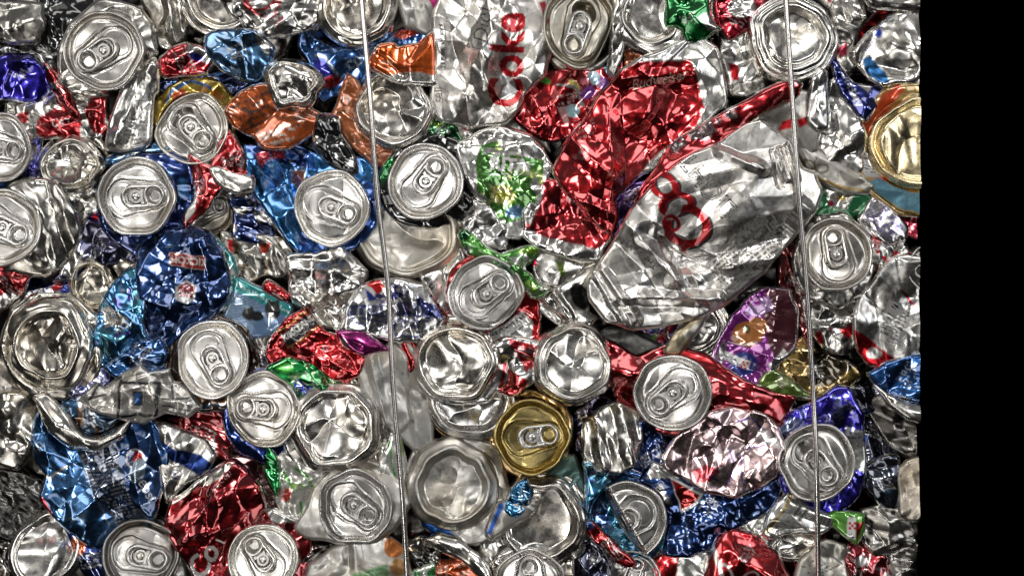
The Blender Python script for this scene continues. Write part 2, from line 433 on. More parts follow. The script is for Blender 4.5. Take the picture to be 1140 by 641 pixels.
# --------------------------------------------------------------- materials
def make_mat(name, rough=.2, rvar=.16, dirt=.35, bump=.25, brush=0.0, tint=(1, 1, 1), speck=.0, dscale=260.0, coat=0.0, bscale=330, amber=0.0):
    m = bpy.data.materials.new(name); m.use_nodes = True; nt = m.node_tree; N = nt.nodes; L = nt.links
    b = N['Principled BSDF']
    at = N.new('ShaderNodeAttribute'); at.attribute_name = 'Col'
    tc = N.new('ShaderNodeTexCoord'); oi = N.new('ShaderNodeObjectInfo')
    sc = N.new('ShaderNodeVectorMath'); sc.operation = 'ADD'
    mu = N.new('ShaderNodeMath'); mu.operation = 'MULTIPLY'; mu.inputs[1].default_value = 37.0; L.new(oi.outputs['Random'], mu.inputs[0])
    L.new(tc.outputs['Object'], sc.inputs[0]); L.new(mu.outputs[0], sc.inputs[1])
    vec = sc.outputs[0]
    def noise(scale, det=4, rg=.6, v=None):
        n = N.new('ShaderNodeTexNoise'); n.inputs['Scale'].default_value = scale; n.inputs['Detail'].default_value = det
        n.inputs['Roughness'].default_value = rg; L.new(v or vec, n.inputs['Vector']); return n
    def ramp(src, a, c, lo=0., hi=1.):
        r = N.new('ShaderNodeMapRange'); r.inputs[1].default_value = a; r.inputs[2].default_value = c
        r.inputs[3].default_value = lo; r.inputs[4].default_value = hi; L.new(src, r.inputs[0]); return r.outputs[0]
    n1 = noise(dscale * .35, 6, .65)
    d1 = ramp(n1.outputs['Fac'], .50, .78, 0, dirt)
    mx = N.new('ShaderNodeMix'); mx.data_type = 'RGBA'; mx.blend_type = 'MULTIPLY'
    L.new(d1, mx.inputs[0]); L.new(at.outputs['Color'], mx.inputs[6]); mx.inputs[7].default_value = (.34, .28, .21, 1)
    tn = N.new('ShaderNodeMix'); tn.data_type = 'RGBA'; tn.blend_type = 'MULTIPLY'; tn.inputs[0].default_value = 1
    n6 = noise(26, 3, .55); am = N.new('ShaderNodeMix'); am.data_type = 'RGBA'; am.blend_type = 'MULTIPLY'
    L.new(ramp(n6.outputs['Fac'], .48, .72, 0, amber), am.inputs[0]); L.new(mx.outputs[2], am.inputs[6]); am.inputs[7].default_value = (.92, .74, .48, 1)
    L.new(am.outputs[2], tn.inputs[6]); tn.inputs[7].default_value = (*tint, 1)
    # specks of grime and drink
    n2 = noise(dscale * 2.6, 2, .5); d2 = ramp(n2.outputs['Fac'], .70, .73, 0, .75 if speck else .30)
    mk = N.new('ShaderNodeMix'); mk.data_type = 'RGBA'; L.new(d2, mk.inputs[0]); L.new(tn.outputs[2], mk.inputs[6]); mk.inputs[7].default_value = (.06, .045, .035, 1)
    L.new(mk.outputs[2], b.inputs['Base Color'])
    mm = N.new('ShaderNodeMath'); mm.operation = 'MULTIPLY'; L.new(at.outputs['Alpha'], mm.inputs[0]); L.new(ramp(d2, 0, 1, 1, .25), mm.inputs[1])
    L.new(mm.outputs[0], b.inputs['Metallic'])
    n3 = noise(dscale * .8, 5, .7)
    ro = N.new('ShaderNodeMath'); ro.operation = 'ADD'; L.new(ramp(n3.outputs['Fac'], .3, .75, rough - rvar * .3, rough + rvar), ro.inputs[0]); L.new(ramp(d1, 0, 1, 0, .35), ro.inputs[1])
    L.new(ro.outputs[0], b.inputs['Roughness'])
    b.inputs['Coat Weight'].default_value = coat; b.inputs['Coat Roughness'].default_value = .10; b.inputs['Coat IOR'].default_value = 1.8
    # bump: fine dings, and scratches or rolling grain
    bp = N.new('ShaderNodeBump'); bp.inputs['Strength'].default_value = bump; bp.inputs['Distance'].default_value = .0012
    n4 = noise(bscale, 4 if bscale > 200 else 2, .62 if bscale > 200 else .45); L.new(n4.outputs['Fac'], bp.inputs['Height'])
    last = bp
    if brush:
        mp = N.new('ShaderNodeMapping'); mp.inputs['Scale'].default_value = (60, 60, 3600); L.new(vec, mp.inputs['Vector'])
        n5 = noise(1.0, 3, .7, mp.outputs[0]); b2 = N.new('ShaderNodeBump'); b2.inputs['Strength'].default_value = brush; b2.inputs['Distance'].default_value = .0002
        L.new(n5.outputs['Fac'], b2.inputs['Height']); L.new(last.outputs[0], b2.inputs['Normal']); last = b2
    L.new(last.outputs[0], b.inputs['Normal'])
    return m
M = dict(
    print=make_mat('printed_aluminium', .18, .13, .60, .04, coat=1.0, amber=.15),
    lid=make_mat('lid_aluminium', .25, .07, .50, .02, brush=.0, bscale=60, amber=.12, dscale=150, tint=(.95, .945, .94)),
    base=make_mat('base_aluminium', .18, .12, .75, .04, bscale=110, amber=.35, tint=(.90, .895, .885)),
    foil=make_mat('crumpled_aluminium', .21, .13, .70, .04, amber=.2, tint=(.87, .865, .855)),
    sheen=make_mat('sheen_aluminium', .26, .12, .60, .04, coat=.5, bscale=200, amber=.2, tint=(.84, .83, .81)),
    dull=make_mat('dull_dirty_aluminium', .30, .16, .85, .10, speck=1, amber=.5, tint=(.9, .9, .9)),
    satin=make_mat('satin_lacquered_aluminium', .33, .12, .8, .05, speck=1, amber=.4, tint=(.8, .79, .77)),
)

# ================================================================== the bale
RED = (.50, .020, .028); DRED = (.16, .008, .010); BLUE = (.05, .19, .50); DBLUE = (.012, .035, .17); VIO = (.03, .02, .42)
CYAN = (.03, .32, .52); GREEN = (.012, .28, .06); LIME = (.26, .50, .07, .8); OLIVE = (.14, .22, .04, .7)
ORANGE = (.70, .12, .012, .8); RUST = (.50, .10, .018, .7); GOLD = (.72, .52, .20); BGOLD = (.42, .29, .10); YEL = (.62, .42, .03, .9)
PURP = (.12, .03, .26); MAG = (.42, .03, .24); PINK = (.82, .60, .62); WHITE = (.78, .78, .76, .25); GREY = (.52, .51, .49, .85)
BLACK = (.012, .012, .014, .7); INK = (.008, .008, .01, .0); NAVY = (.02, .03, .14, .8); TEAL = (.04, .33, .34, .5); DSIL = (.42, .41, .39)
TAN = (.55, .38, .18, .8); BROWN = (.22, .09, .03, .3)
HS = 1.4            # spread of the layers in depth
_seed = [11]
def nxt():
    _seed[0] += 37; return _seed[0]
def sh(label, h, poly, col=SILVER, ops=(), mat='print', name='crushed_can', cat='can', group=None, **kw):
    P = np.array(poly, float); cx, cy = P[:, 0].mean(), P[:, 1].mean()
    if mat == 'print' and col not in (SILVER, BLACK) and not any(q[0] in ('print', 'text', 'bars') for q in ops) and min(np.ptp(P[:, 0]), np.ptp(P[:, 1])) > 28:
        rs = np.random.RandomState(int(cx * 7 + cy)); a = rs.uniform(-80, 80); w, hh = rs.uniform(9, 15), rs.uniform(6, 10)
        ca, sa = math.cos(math.radians(a)), math.sin(math.radians(a)); ox, oy = cx + rs.uniform(-6, 6), cy + rs.uniform(-6, 6)
        ops = list(ops) + [('print', [(ox + u * w * ca + v * hh * sa, oy - u * w * sa + v * hh * ca) for u, v in ((-1, -1), (1, -1), (1, 1), (-1, 1))], a, 3.6, (.55, .55, .54, .6))]
    o = sheet_mesh(name, poly, M[mat], None, (cx, cy), nxt(), col, ops, **kw)
    o.location = world_at(cx, cy, h * HS); o['label'] = label; o['category'] = cat
    if group: o['group'] = group
    return o
class can:
    def __init__(s, label, x, y, h, name='crushed_can', cat='can', group=None):
        s.r = thing(name, label, cat, x, y, h * HS, group); s.x = x; s.y = y
    def body(s, poly, col=SILVER, ops=(), mat='print', name='body', **kw):
        kw.setdefault('dh', -20)
        if hasattr(s, 'R'): kw.setdefault('hollow', s.R * .95)
        sheet_mesh(name, poly, M[mat], s.r, (s.x, s.y), nxt(), col, ops, **kw); return s
    def lid(s, R, tab=0, mat='lid', neck=SILVER, nk={}, **kw):
        sd = nxt(); tm = kw.pop('tabm', None); s.R = R
        rs = np.random.RandomState(sd); kw.setdefault('tilt', (rs.uniform(-.12, .18), rs.uniform(-.10, .20))); kw['dent'] = max(kw.get('dent', .02), .026); kw['wob'] = max(kw.get('wob', .03), .045)
        if 'bends' not in kw: kw['bends'] = [(rs.uniform(0, 360), rs.uniform(.80, .9), rs.uniform(18, 36)), (rs.uniform(0, 360), rs.uniform(.84, .94), rs.uniform(15, 30))]
        lid_part(s.r, R, sd, M[mat], tab, tabmat=M[tm] if tm else None, **kw)
        k2 = {k: kw[k] for k in ('sx', 'sy', 'rot', 'bends', 'wob', 'lift', 'tilt') if k in kw}
        if neck is not None: neck_part(s.r, R, sd, M['print'], neck, **k2, **nk)
        return s
    def base(s, R, mat='base', **kw):
        sd = nxt(); s.R = R; rs = np.random.RandomState(sd); kw.setdefault('tilt', (rs.uniform(-.14, .22), rs.uniform(-.12, .22))); kw['wob'] = max(kw.get('wob', .05), .07)
        if 'bends' not in kw: kw['bends'] = [(rs.uniform(0, 360), rs.uniform(.72, .9), rs.uniform(18, 40))]
        base_part(s.r, R, sd, M[mat], **kw); return s

# ---------------------------------------------------------------- first row, from the left
sh('silver foil-like can scrap with a row of black printing at the top left corner', -8, [(-12,0),(20,5),(46,2),(49,28),(41,47),(14,46),(-12,45)], (.6,.6,.58), [('print',[(-8,38),(38,34),(42,44),(-8,48)],2,7,INK)], 'foil', lam=15, amp=6)
sh('glossy black crushed can with painted white glints left of the large lid at the top left', -20, [(34,-10),(112,-10),(100,12),(76,34),(66,78),(44,72),(38,45),(50,30),(45,8)], BLACK, [('splat',10,.75,SILVER)], lam=14, amp=9)  # white glints are silver blotches put into the colour
sh('black and silver speckled can strip above the violet blue can', -16, [(-10,44),(40,46),(64,66),(52,88),(22,66),(-10,62)], BLACK, [('splat',7,.3,(.5,.5,.5))], lam=12, amp=6)
sh('shiny violet blue crushed can at the left edge below the black scraps', -4, [(-12,68),(10,60),(36,63),(50,78),(51,97),(40,113),(16,110),(-12,110)], VIO, [('splat',16,.85,(.3,.3,.8))], lam=20, amp=9)
can('large dull silver can with its lid and pull tab facing out at the top left', 115.5, 56.5, 14).lid(45, 214, dent=.035, mat='lid', colr=(.62,.61,.59), bends=[(135,.80,25)]).body([(63,92),(64,50),(80,20),(108,0),(150,6),(168,30),(168,62),(150,78),(130,100),(98,105),(74,100)], (.66,.65,.62), [('line',[(70,30),(96,6)],1.5,INK)], 'foil', dh=-18, lam=22)
sh('twisted red can ribbon running down from the violet blue can', 0, [(47,72),(61,70),(66,92),(80,104),(91,130),(84,136),(68,118),(58,100),(50,88)], RED, [('splat',12,.7,SILVER)], lam=13, amp=6)
sh('red and silver torn can with white lettering below the large top left lid', -6, [(18,116),(42,112),(62,100),(96,103),(118,100),(122,142),(108,152),(80,156),(45,152),(24,146),(18,130)], SILVER, [('poly',[(42,132),(60,121),(90,127),(88,152),(50,156),(40,148)],RED),('poly',[(96,125),(106,100),(118,100),(118,152),(102,148)],RED),('poly',[(18,126),(30,122),(30,134),(18,136)],RED),('text','Coca',70,136,11,18,WHITE,{'shear':.3}),('poly',[(66,98),(80,110),(92,140),(84,140),(64,115)],RED)], lam=16, amp=7)
sh('silver can end rim showing under the red and silver torn can', -14, [(8,112),(40,108),(62,118),(60,132),(20,138),(8,128)], (.6,.6,.58), [('ring',50,115,9,8,0,2,INK)], 'foil', lam=14)
sh('bright silver folded can pointing upward with a small block of black print on its foot', 10, [(119,166),(124,132),(138,98),(152,78),(169,66),(177,78),(173,104),(165,110),(168,150),(166,160),(136,168)], (.86,.86,.85), [('print',[(140,134),(164,132),(164,156),(138,156)],3,5,INK),('line',[(146,112),(166,110)],.8,INK)], 'foil', amp=6, lam=30, ang=65, aniso=2.2, creases=[((128,160),(168,72),7,12),((140,160),(160,90),-5,9)])
sh('smooth silver can side with a bright vertical fold at the top beside the ringed base', -6, [(152,-10),(202,-10),(208,18),(205,44),(188,56),(174,52),(168,20)], (.7,.68,.63), (), 'base', amp=5, lam=40, creases=[((188,-5),(196,45),9,9)])
can('silver can base with stepped side rings cut by the top edge at the left', 246, -6, 2).base(53, ring=.70, rings=1, dent=.10, depth=.10)
sh('black and silver crushed can with red swirls at the top edge', 8, [(238,-12),(352,-12),(354,26),(332,36),(300,40),(278,33),(258,16)], (.55,.54,.52), [('splat',14,.15,BLACK),('ring',288,-2,18,12,20,3,RED),('line',[(270,-5),(282,14),(300,18)],2.5,RED),('line',[(300,4),(312,0),(300,22)],2.5,RED),('line',[(306,24),(314,18),(308,30)],2,RED)], lam=20, amp=8, aniso=1.5)
sh('red can piece with white rim and a blue spot above the yellow can', 2, [(176,82),(179,66),(192,54),(208,47),(232,56),(241,66),(228,82),(206,80),(188,84)], RED, [('poly',[(209,48),(242,60),(240,70),(226,70),(212,60)],SILVER),('ell',220,64,8,4,-20,(.03,.04,.4)),('poly',[(228,72),(240,66),(232,80),(226,82)],RED)], lam=26, amp=6, bare=2.2)
sh('metallic steel blue crumpled can in the upper left', 8, [(229,40),(238,34),(284,35),(292,40),(304,54),(301,72),(284,90),(268,86),(248,76),(238,66),(231,54)], (.10,.24,.46), [('splat',9,.8,(.5,.6,.8)),('poly',[(284,36),(304,50),(300,62),(288,50)],SILVER)], lam=22, amp=9, ang=-30, aniso=1.8)
sh('dark navy can scrap tucked between the steel blue can and the yellow can', -8, [(176,86),(200,82),(230,82),(252,74),(284,88),(268,100),(244,108),(214,100),(178,104)], DBLUE, [('splat',14,.5,BLUE)], lam=15, amp=6)
can('yellow can with its opened lid folded over along the top left edge', 213, 142, 8).lid(42, -48, opened=True, dent=.05, bends=[(128,.42,40),(20,.85,30)], neck=None, colr=(.74,.73,.70)).body([(171,134),(170,112),(186,94),(218,83),(246,94),(257,112),(256,150),(240,176),(210,180),(176,165)], (.55,.38,.05,.9), [('ell',198,104,9,6,20,(.5,.08,.02,.8)),('line',[(182,112),(190,98),(212,90),(234,96)],3.5,BLUE),('ell',240,104,8,4,-40,(.6,.2,.02,.8))], dh=-14, lam=18)
sh('small blue can tip with silver print wedged above a lid on the left side', 0, [(118,176),(135,166),(165,158),(190,162),(190,174),(152,180),(128,186)], (.05,.18,.4), [('print',[(130,168),(165,160),(165,172),(132,180)],12,5,SILVER)], lam=18, amp=4)
can('upper of the two silver can lids cut by the left edge', 0, 165, 6).lid(40, -10, sx=.86, dent=.03)
can('lower and larger of the two silver can lids cut by the left edge', 3, 253, 16).lid(43, -25, dent=.03, colr=(.72,.71,.69)).body([(4,208),(20,203),(42,199),(62,208),(80,232),(87,256),(74,284),(48,306),(20,304),(0,300)], (.66,.65,.62), (), 'base', dh=-14, lam=46, amp=7, dome=10, creases=[((48,205),(72,290),-8,12)])
can('dark dented silver can base between the red torn can and the rounded silver side', 77, 184, 2).base(41, dent=.34, lam=.75, ring=.76, sy=.85, colr=(.62,.61,.58), bends=[(-80,.5,35)]).body([(38,208),(36,175),(52,156),(80,148),(106,152),(122,172),(118,205),(100,222),(60,222)], (.62,.6,.57), (), 'base', lam=24, dh=-16)
sh('knot of small silver can shreds with a red and blue dot', -2, [(66,206),(100,204),(112,222),(116,244),(104,256),(92,262),(80,246),(66,226)], (.66,.66,.64), [('ell',105,244,6,7,0,(.04,.06,.4)),('ell',108,241,4,4,0,RED)], 'foil', lam=10, amp=7)
sh('violet blue sliver between the two left edge lids', -10, [(30,170),(46,150),(40,210),(28,214)], (.05,.05,.4), lam=14)
can('navy blue can with a bright silver lid facing out on the left side', 152, 219, 18).lid(44, 3, dent=.03, neck=(.03,.09,.25)).body([(108,200),(104,236),(118,262),(150,284),(180,276),(204,250),(214,215),(206,184),(188,172),(150,172)], DBLUE, [('splat',22,.6,BLUE)], dh=-18, lam=26, amp=6)
sh('red crumpled can with a thin silver rim just right of the navy blue lid can', 8, [(210,172),(222,178),(246,192),(250,206),(236,224),(222,242),(208,252),(204,240),(218,216),(214,192)], RED, [('poly',[(208,215),(220,212),(218,236),(206,250)],WHITE)], lam=16, amp=6, bare=2.4)
sh('upright red can wedge below the orange brown can', 8, [(254,142),(262,152),(272,170),(281,194),(280,206),(258,196),(236,190),(240,172)], RED, [('splat',14,.9,PINK)], lam=17, amp=6, bare=2.6)
sh('small folded silver strip across the tips of the two red wedges', 12, [(234,188),(248,186),(280,199),(281,212),(262,216),(242,206)], (.8,.8,.78), (), 'foil', lam=20, amp=4)
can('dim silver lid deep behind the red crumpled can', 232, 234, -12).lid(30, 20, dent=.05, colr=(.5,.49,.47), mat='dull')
sh('navy and silver crushed foil right of the dim deep lid', -2, [(252,216),(270,212),(282,218),(300,242),(306,262),(282,270),(256,264),(262,240)], SILVER, [('splat',9,-.05,DBLUE)], lam=12, amp=7)
can('bright blue can with silver lid and emblem patches left of the wire', 369, 231, 15).lid(42.5, -22, dent=.04, neck=BLUE, bends=[(45,.84,30)], colr=(.84,.83,.81)).body([(267,158),(284,160),(300,156),(338,164),(362,180),(396,172),(416,190),(420,236),(411,256),(394,272),(362,288),(336,283),(316,262),(299,240),(284,216),(274,186)], (.035,.20,.52), [('poly',[(268,156),(344,160),(350,190),(320,182),(280,176)],(.02,.08,.32)),('poly',[(283,170),(296,166),(302,176),(290,188)],(.5,.03,.05,.7)),('poly',[(300,168),(314,166),(316,176),(304,178)],(.4,.03,.05,.7)),('line',[(316,166),(322,180),(334,168)],1.5,(.5,.6,.8)),('poly',[(322,190),(337,190),(336,200),(328,210),(320,202)],(.2,.06,.05,.6)),('line',[(321,189),(337,189),(337,200),(328,211),(320,202),(321,189)],1.5,(.6,.6,.6)),('poly',[(340,200),(420,200),(420,290),(330,290)],(.02,.09,.36))], dh=-18, amp=9, lam=26, ang=-60, aniso=1.5)
sh('black crinkled can strip hanging over the bright blue lid can', 12, [(350,150),(356,130),(374,130),(380,150),(392,172),(398,188),(384,202),(376,190),(362,178),(352,168)], BLACK, [('splat',8,.45,SILVER)], lam=11, amp=7)
sh('black can side between the orange brown can and the bright blue lid can', -8, [(330,168),(345,140),(366,140),(384,180),(378,206),(345,186)], (.03,.03,.03), lam=20)
sh('orange brown can covered in faded black print in the upper left', 10, [(251,121),(268,103),(294,95),(318,104),(340,118),(352,125),(374,128),(374,144),(352,147),(334,156),(318,166),(292,163),(284,150),(264,142)], RUST, [('splat',10,.35,(.30,.07,.02,.6)),('splat',7,.5,(.10,.04,.02,.4),4),('print',[(256,120),(300,100),(318,120),(275,150)],24,6.5,INK),('print',[(318,118),(372,128),(372,142),(330,140)],-14,5,INK),('print',[(285,148),(330,135),(325,160),(292,162)],10,6,(.6,.5,.45,.7))], lam=24, amp=6)
can('heart shaped dented silver can base above the orange brown can', 326, 91, 16).base(36, ring=.72, dent=.20, lam=.9, wob=.12, sx=.98, sy=.86, bends=[(75,.45,50),(0,.7,30)])
sh('blue can with white lettering and a red ball left of the wire near the top', -4, [(336,24),(356,42),(380,54),(410,52),(446,30),(486,34),(474,50),(440,66),(414,74),(404,88),(386,102),(362,114),(350,104),(346,72),(334,56)], (.03,.11,.34), [('text','coc',398,66,20,28,(.45,.6,.75),{'bold':.01}),('ell',366,91,12,6,14,RED),('line',[(352,62),(364,66),(374,84)],3,(.6,.65,.7)),('line',[(376,102),(394,84),(404,62)],1.6,(.6,.6,.7)),('ell',452,38,14,5,10,(.6,.06,.02,.8)),('poly',[(350,66),(364,70),(368,84),(352,84)],(.03,.03,.42))], lam=17, amp=6)
sh('orange can with a sloping silver flap right of the wire near the top', 11, [(411,70),(424,52),(438,48),(444,54),(462,52),(480,38),(484,82),(484,94),(452,92),(432,86),(418,78)], SILVER, [('poly',[(408,72),(424,48),(438,46),(444,54),(462,50),(484,34),(484,82),(452,80),(434,84),(414,76)],ORANGE),('print',[(416,70),(436,68),(438,80),(420,80)],-14,6,(.8,.5,.35,.6)),('line',[(440,77),(484,75)],1.2,(.2,.02,.0,.5))], lam=24, amp=7)
can('silver can base with a star shaped dent and orange sides crossed by the wire', 439, 119, 10).base(47, ring=.80, dent=.10, lam=1.1, star=3, depth=.22, colr=(.76,.75,.73)).body([(366,132),(378,112),(388,84),(400,92),(420,140),(450,160),(484,140),(484,156),(470,170),(432,182),(414,178),(396,166),(380,146)], (.55,.17,.06,.5), [('text','P',396,132,15,55,INK),('text','O',384,112,13,20,INK),('line',[(396,160),(406,148),(414,156)],1.6,INK),('line',[(400,170),(420,172)],1.6,INK),('line',[(430,172),(452,166),(470,158)],1.6,INK),('line',[(374,124),(388,120)],1.6,INK)], dh=-14, lam=20, amp=6)
can('large shiny silver can base at the top edge crossed by the left wire', 397, 3, 13).base(49, ring=.74, dent=.20, lam=1.0, depth=.2, colr=(.84,.82,.78))
sh('bronze tinted printed can side hidden left of the large top edge base', -4, [(330,-10),(364,-10),(362,20),(348,34),(330,30)], (.6,.5,.35), [('print',[(330,-8),(366,-8),(360,32),(332,32)],60,5,INK)], lam=14)
sh('white folded can corner with a pink stripe at the top edge', 4, [(440,-10),(500,-10),(490,12),(482,30),(474,36),(452,31),(446,12)], (.74,.74,.72,.9), [('poly',[(476,-8),(486,-8),(496,8),(484,16)],(.55,.03,.22,.6)),('poly',[(487,-8),(496,-8),(498,2)],(.7,.45,.5,.6))], 'satin', lam=34, amp=5, creases=[((446,-5),(452,30),7,10)])
sh('large wrinkled silver can with a sideways red word and black script word', 6, [(484,14),(494,-10),(614,-10),(608,30),(614,58),(602,84),(584,100),(574,124),(562,138),(522,139),(492,134),(481,120),(483,60)], (.82,.81,.80), [('text','Coke',566,68,52,88,RED,{'bold':.03,'sx':.92}),('text','Diet',538,28,25,84,INK,{'shear':.3,'bold':-.005}),('ring',533,44,11,8,80,1.3,INK),('text','cali',488,106,13,88,INK),('text','0',527,126,11,0,INK),('bars',[(491,24),(495,24),(494,76),(490,76)],90,2,INK),('line',[(497,26),(495,78)],1.2,INK),('poly',[(598,4),(606,2),(613,24),(607,28)],(.5,.05,.08)),('ell',612,20,2.5,4,20,WHITE)], 'sheen', step=1.1, amp=10, lam=25, folds=1.5)
can('dull grey can lid with raised tab and deep side fold at the top', 645, 30, 12).lid(47, 249, mat='dull', sx=.86, dent=.06, colr=(.60,.57,.50), opened=True, flap=.12, bends=[(-25,.55,58),(160,.85,30)], tabm='lid').body([(600,-10),(694,-10),(690,32),(682,58),(664,76),(646,82),(622,74),(610,54),(604,20)], (.5,.49,.46), (), 'dull', dh=-18, lam=24)
sh('narrow crinkled silver can side right of the dull grey lid', 4, [(674,-10),(706,-10),(700,24),(692,62),(684,84),(676,76),(682,40)], (.55,.55,.53), (), 'foil', lam=11, amp=6, ang=80, aniso=2)
can('smooth bowl shaped silver can base left of the bright green can', 726, 14, 11).base(47, ring=.66, dent=.13, lam=1.2, depth=.22, sy=1.02)
sh('bright green crumpled can at the top edge', 17, [(744,-10),(786,-10),(788,18),(801,32),(786,41),(765,43),(760,29),(743,28)], GREEN, [('poly',[(776,20),(788,14),(800,34),(788,34)],SILVER)], lam=15, amp=8)
sh('dull silver sliver between the bright green can and the red ringed can', 2, [(780,-10),(802,-10),(804,24),(796,38),(784,28)], (.5,.48,.44), (), 'foil', lam=14)
sh('red framed can piece with a silver middle at the top edge near the right wire', 10, [(796,-10),(852,-10),(848,14),(836,28),(812,43),(803,30),(797,10)], (.62,.02,.05), [('ell',826,8,16,13,20,SILVER),('line',[(818,26),(830,-6)],1.5,INK)], lam=18, amp=7)
sh('crumpled silver can with red edge left of the ringed base by the right wire', 2, [(802,42),(814,44),(836,30),(842,70),(854,90),(850,104),(834,108),(812,106),(810,84),(802,62)], (.76,.75,.73), [('poly',[(810,70),(822,74),(822,92),(814,92)],RED)], 'foil', lam=18, amp=7)
sh('nearly black can gap piece right of the grey shoulder of the big red can', -14, [(776,40),(796,34),(812,60),(820,104),(800,108),(790,80)], (.05,.03,.025), lam=14)
sh('orange can scrap deep above the big red can', -10, [(682,44),(702,48),(724,66),(708,82),(688,92),(678,70)], (.5,.10,.02), [('splat',10,.4,YEL)], lam=13)
sh('big crumpled red can with a pale script word and a grey metal shoulder', 12, [(617,190),(632,160),(655,133),(668,108),(688,86),(706,72),(732,60),(764,44),(780,42),(795,55),(803,85),(806,120),(792,133),(764,150),(742,164),(728,184),(706,200),(690,216),(692,236),(683,258),(668,252),(645,226),(625,206)], (.60,.60,.59,.85), [('poly',[(600,198),(636,148),(668,104),(688,80),(706,74),(767,66),(772,84),(785,120),(776,140),(735,170),(700,210),(700,262),(670,262),(640,235)],(.50,.012,.018)),('text','Budweiser',734,90,15,13,(.6,.5,.42,.5),{'shear':.35,'bold':.0}),('text','B',649,172,22,-20,(.72,.3,.3),{'bold':.02}),('print',[(640,148),(660,132),(664,146),(646,160)],20,5,(.7,.3,.3))], step=1.2, amp=10, lam=36, detail=.9, folds=1.0, creases=[((632,150),(680,196),6,16),((676,110),(682,196),8,16),((760,120),(690,196),4,16),((640,222),(690,240),6,10),((682,200),(676,256),7,10),((690,90),(770,84),3,10)])
sh('red can with printed coloured fruit left of the big crumpled red can', 0, [(569,122),(588,96),(610,78),(640,80),(680,74),(694,60),(694,88),(670,112),(656,132),(636,152),(616,156),(590,146),(575,134)], (.45,.012,.018), [('ell',606,88,7,4,-25,(.05,.35,.03,.4)),('ell',661,87,8,8,0,(.35,.5,.6,.4)),('ell',638,124,9,8,0,(.3,.45,.5,.4)),('ell',655,103,9,7,30,(.18,.03,.25,.4)),('ell',638,97,8,4,-40,(.6,.5,.15,.4)),('ell',677,75,5,8,10,(.05,.35,.5,.4)),('line',[(618,96),(640,100),(652,118)],3,(.2,.25,.25,.5)),('ell',672,92,6,7,10,(.2,.04,.3,.4)),('poly',[(622,122),(630,118),(634,138),(628,140)],(.6,.3,.3,.5)),('ell',650,92,6,4,0,(.6,.15,.2,.5))], lam=22, amp=7)
sh('lower red can with a silver bottom edge left of the purple can', 8, [(584,240),(596,215),(604,202),(628,199),(642,214),(660,232),(676,240),(679,262),(664,286),(640,289),(606,276),(584,262)], SILVER, [('poly',[(586,252),(600,200),(632,196),(684,238),(682,262),(664,276),(640,270),(606,262)],RED),('poly',[(585,242),(596,214),(604,204),(600,228),(592,250)],GREY),('bars',[(588,238),(597,216),(602,220),(592,244)],66,1.6,INK),('poly',[(632,206),(642,216),(662,244),(652,240),(634,222)],SILVER)], lam=24, amp=8)
sh('long red and white printed can strip slanting up to the right wire', 20, [(706,224),(720,200),(734,182),(745,162),(780,142),(806,126),(832,111),(852,98),(880,88),(892,94),(886,108),(852,126),(818,150),(790,168),(762,182),(742,196),(722,216)], (.52,.02,.03), [('splat',14,.25,PINK,1),('bars',[(742,160),(800,128),(806,136),(750,172)],28,2.2,INK),('poly',[(736,158),(760,148),(756,156),(738,166)],(.03,.02,.2)),('poly',[(812,150),(852,124),(870,112),(868,120),(830,146)],(.6,.55,.35))], lam=16, amp=6, ang=30, aniso=2.4, dome=4)
sh('dark purple can curling between the lower red can and the big silver can', 7, [(676,250),(688,218),(708,202),(738,193),(724,212),(702,234),(686,264)], PURP, lam=20, amp=7, ang=45, aniso=2)
sh('smooth grey flat can piece with small red marks crossed by the right wire', 6, [(776,166),(820,136),(850,113),(880,98),(904,104),(914,138),(908,172),(880,170),(850,142),(800,170)], GREY, [('poly',[(866,146),(872,134),(882,132),(880,144)],RED),('poly',[(886,134),(898,128),(900,136),(888,142)],RED),('line',[(862,152),(868,142)],1,INK)], 'satin', lam=50, amp=4)
sh('very large silver can with red round letters, outlined letters and fine print', 20, [(659,332),(657,312),(672,290),(690,262),(704,236),(722,214),(745,190),(770,173),(795,164),(828,142),(846,137),(880,158),(888,188),(904,192),(913,214),(906,236),(892,254),(869,276),(851,300),(836,312),(808,336),(780,349),(740,361),(704,364),(678,354)], (.84,.83,.82),
   [('ring',740,207,14,11,-35,8,INK),('ring',738,206,14,11,-35,6,RED),('ring',756,229,16,11,10,8,INK),('ring',754,228,16,11,10,6,RED),('ring',767,254,21,20,0,10,INK),('ring',765,252,21,20,0,8,RED),('ell',752,236,12,6,50,(.82,.81,.8)),('ring',748,250,8,8,0,4,RED),('poly',[(756,272),(764,272),(764,282),(758,280)],RED),
    ('text','LIGHT',787,206,30,128,INK,{'bold':.015}),('text','LIGHT',787,206,30,128,(.84,.83,.82),{'bold':-.02}),
    ('text','THE SILVER',712,281,10,141,INK,{'bold':.02}),('print',[(776,302),(842,238),(880,252),(866,276),(822,322)],38,4.6,INK),('bars',[(860,262),(896,212),(908,232),(882,262)],52,1.7,INK),('text','AM',838,247,8,35,INK),
    ('line',[(842,236),(852,230),(868,252),(858,258),(842,236)],1,INK),('line',[(740,330),(752,322),(756,330),(746,336)],1.5,INK),('print',[(664,318),(674,316),(694,350),(680,352)],-58,5,INK)],
   'sheen', step=1.1, amp=8, lam=44, dome=14, rag=.6, detail=.8, folds=.7, creases=[((690,240),(775,335),11,22),((722,262),(800,305),-8,16),((700,215),(860,180),5,16),((750,310),(860,285),6,12),((672,300),(710,355),6,8),((664,306),(694,356),5,5),((720,330),(800,332),8,9),((740,262),(768,320),-7,9),((866,168),(876,200),6,4),((874,164),(886,200),6,4),((858,170),(866,206),-5,5),((800,170),(846,190),7,9),((690,340),(780,340),-6,8)])
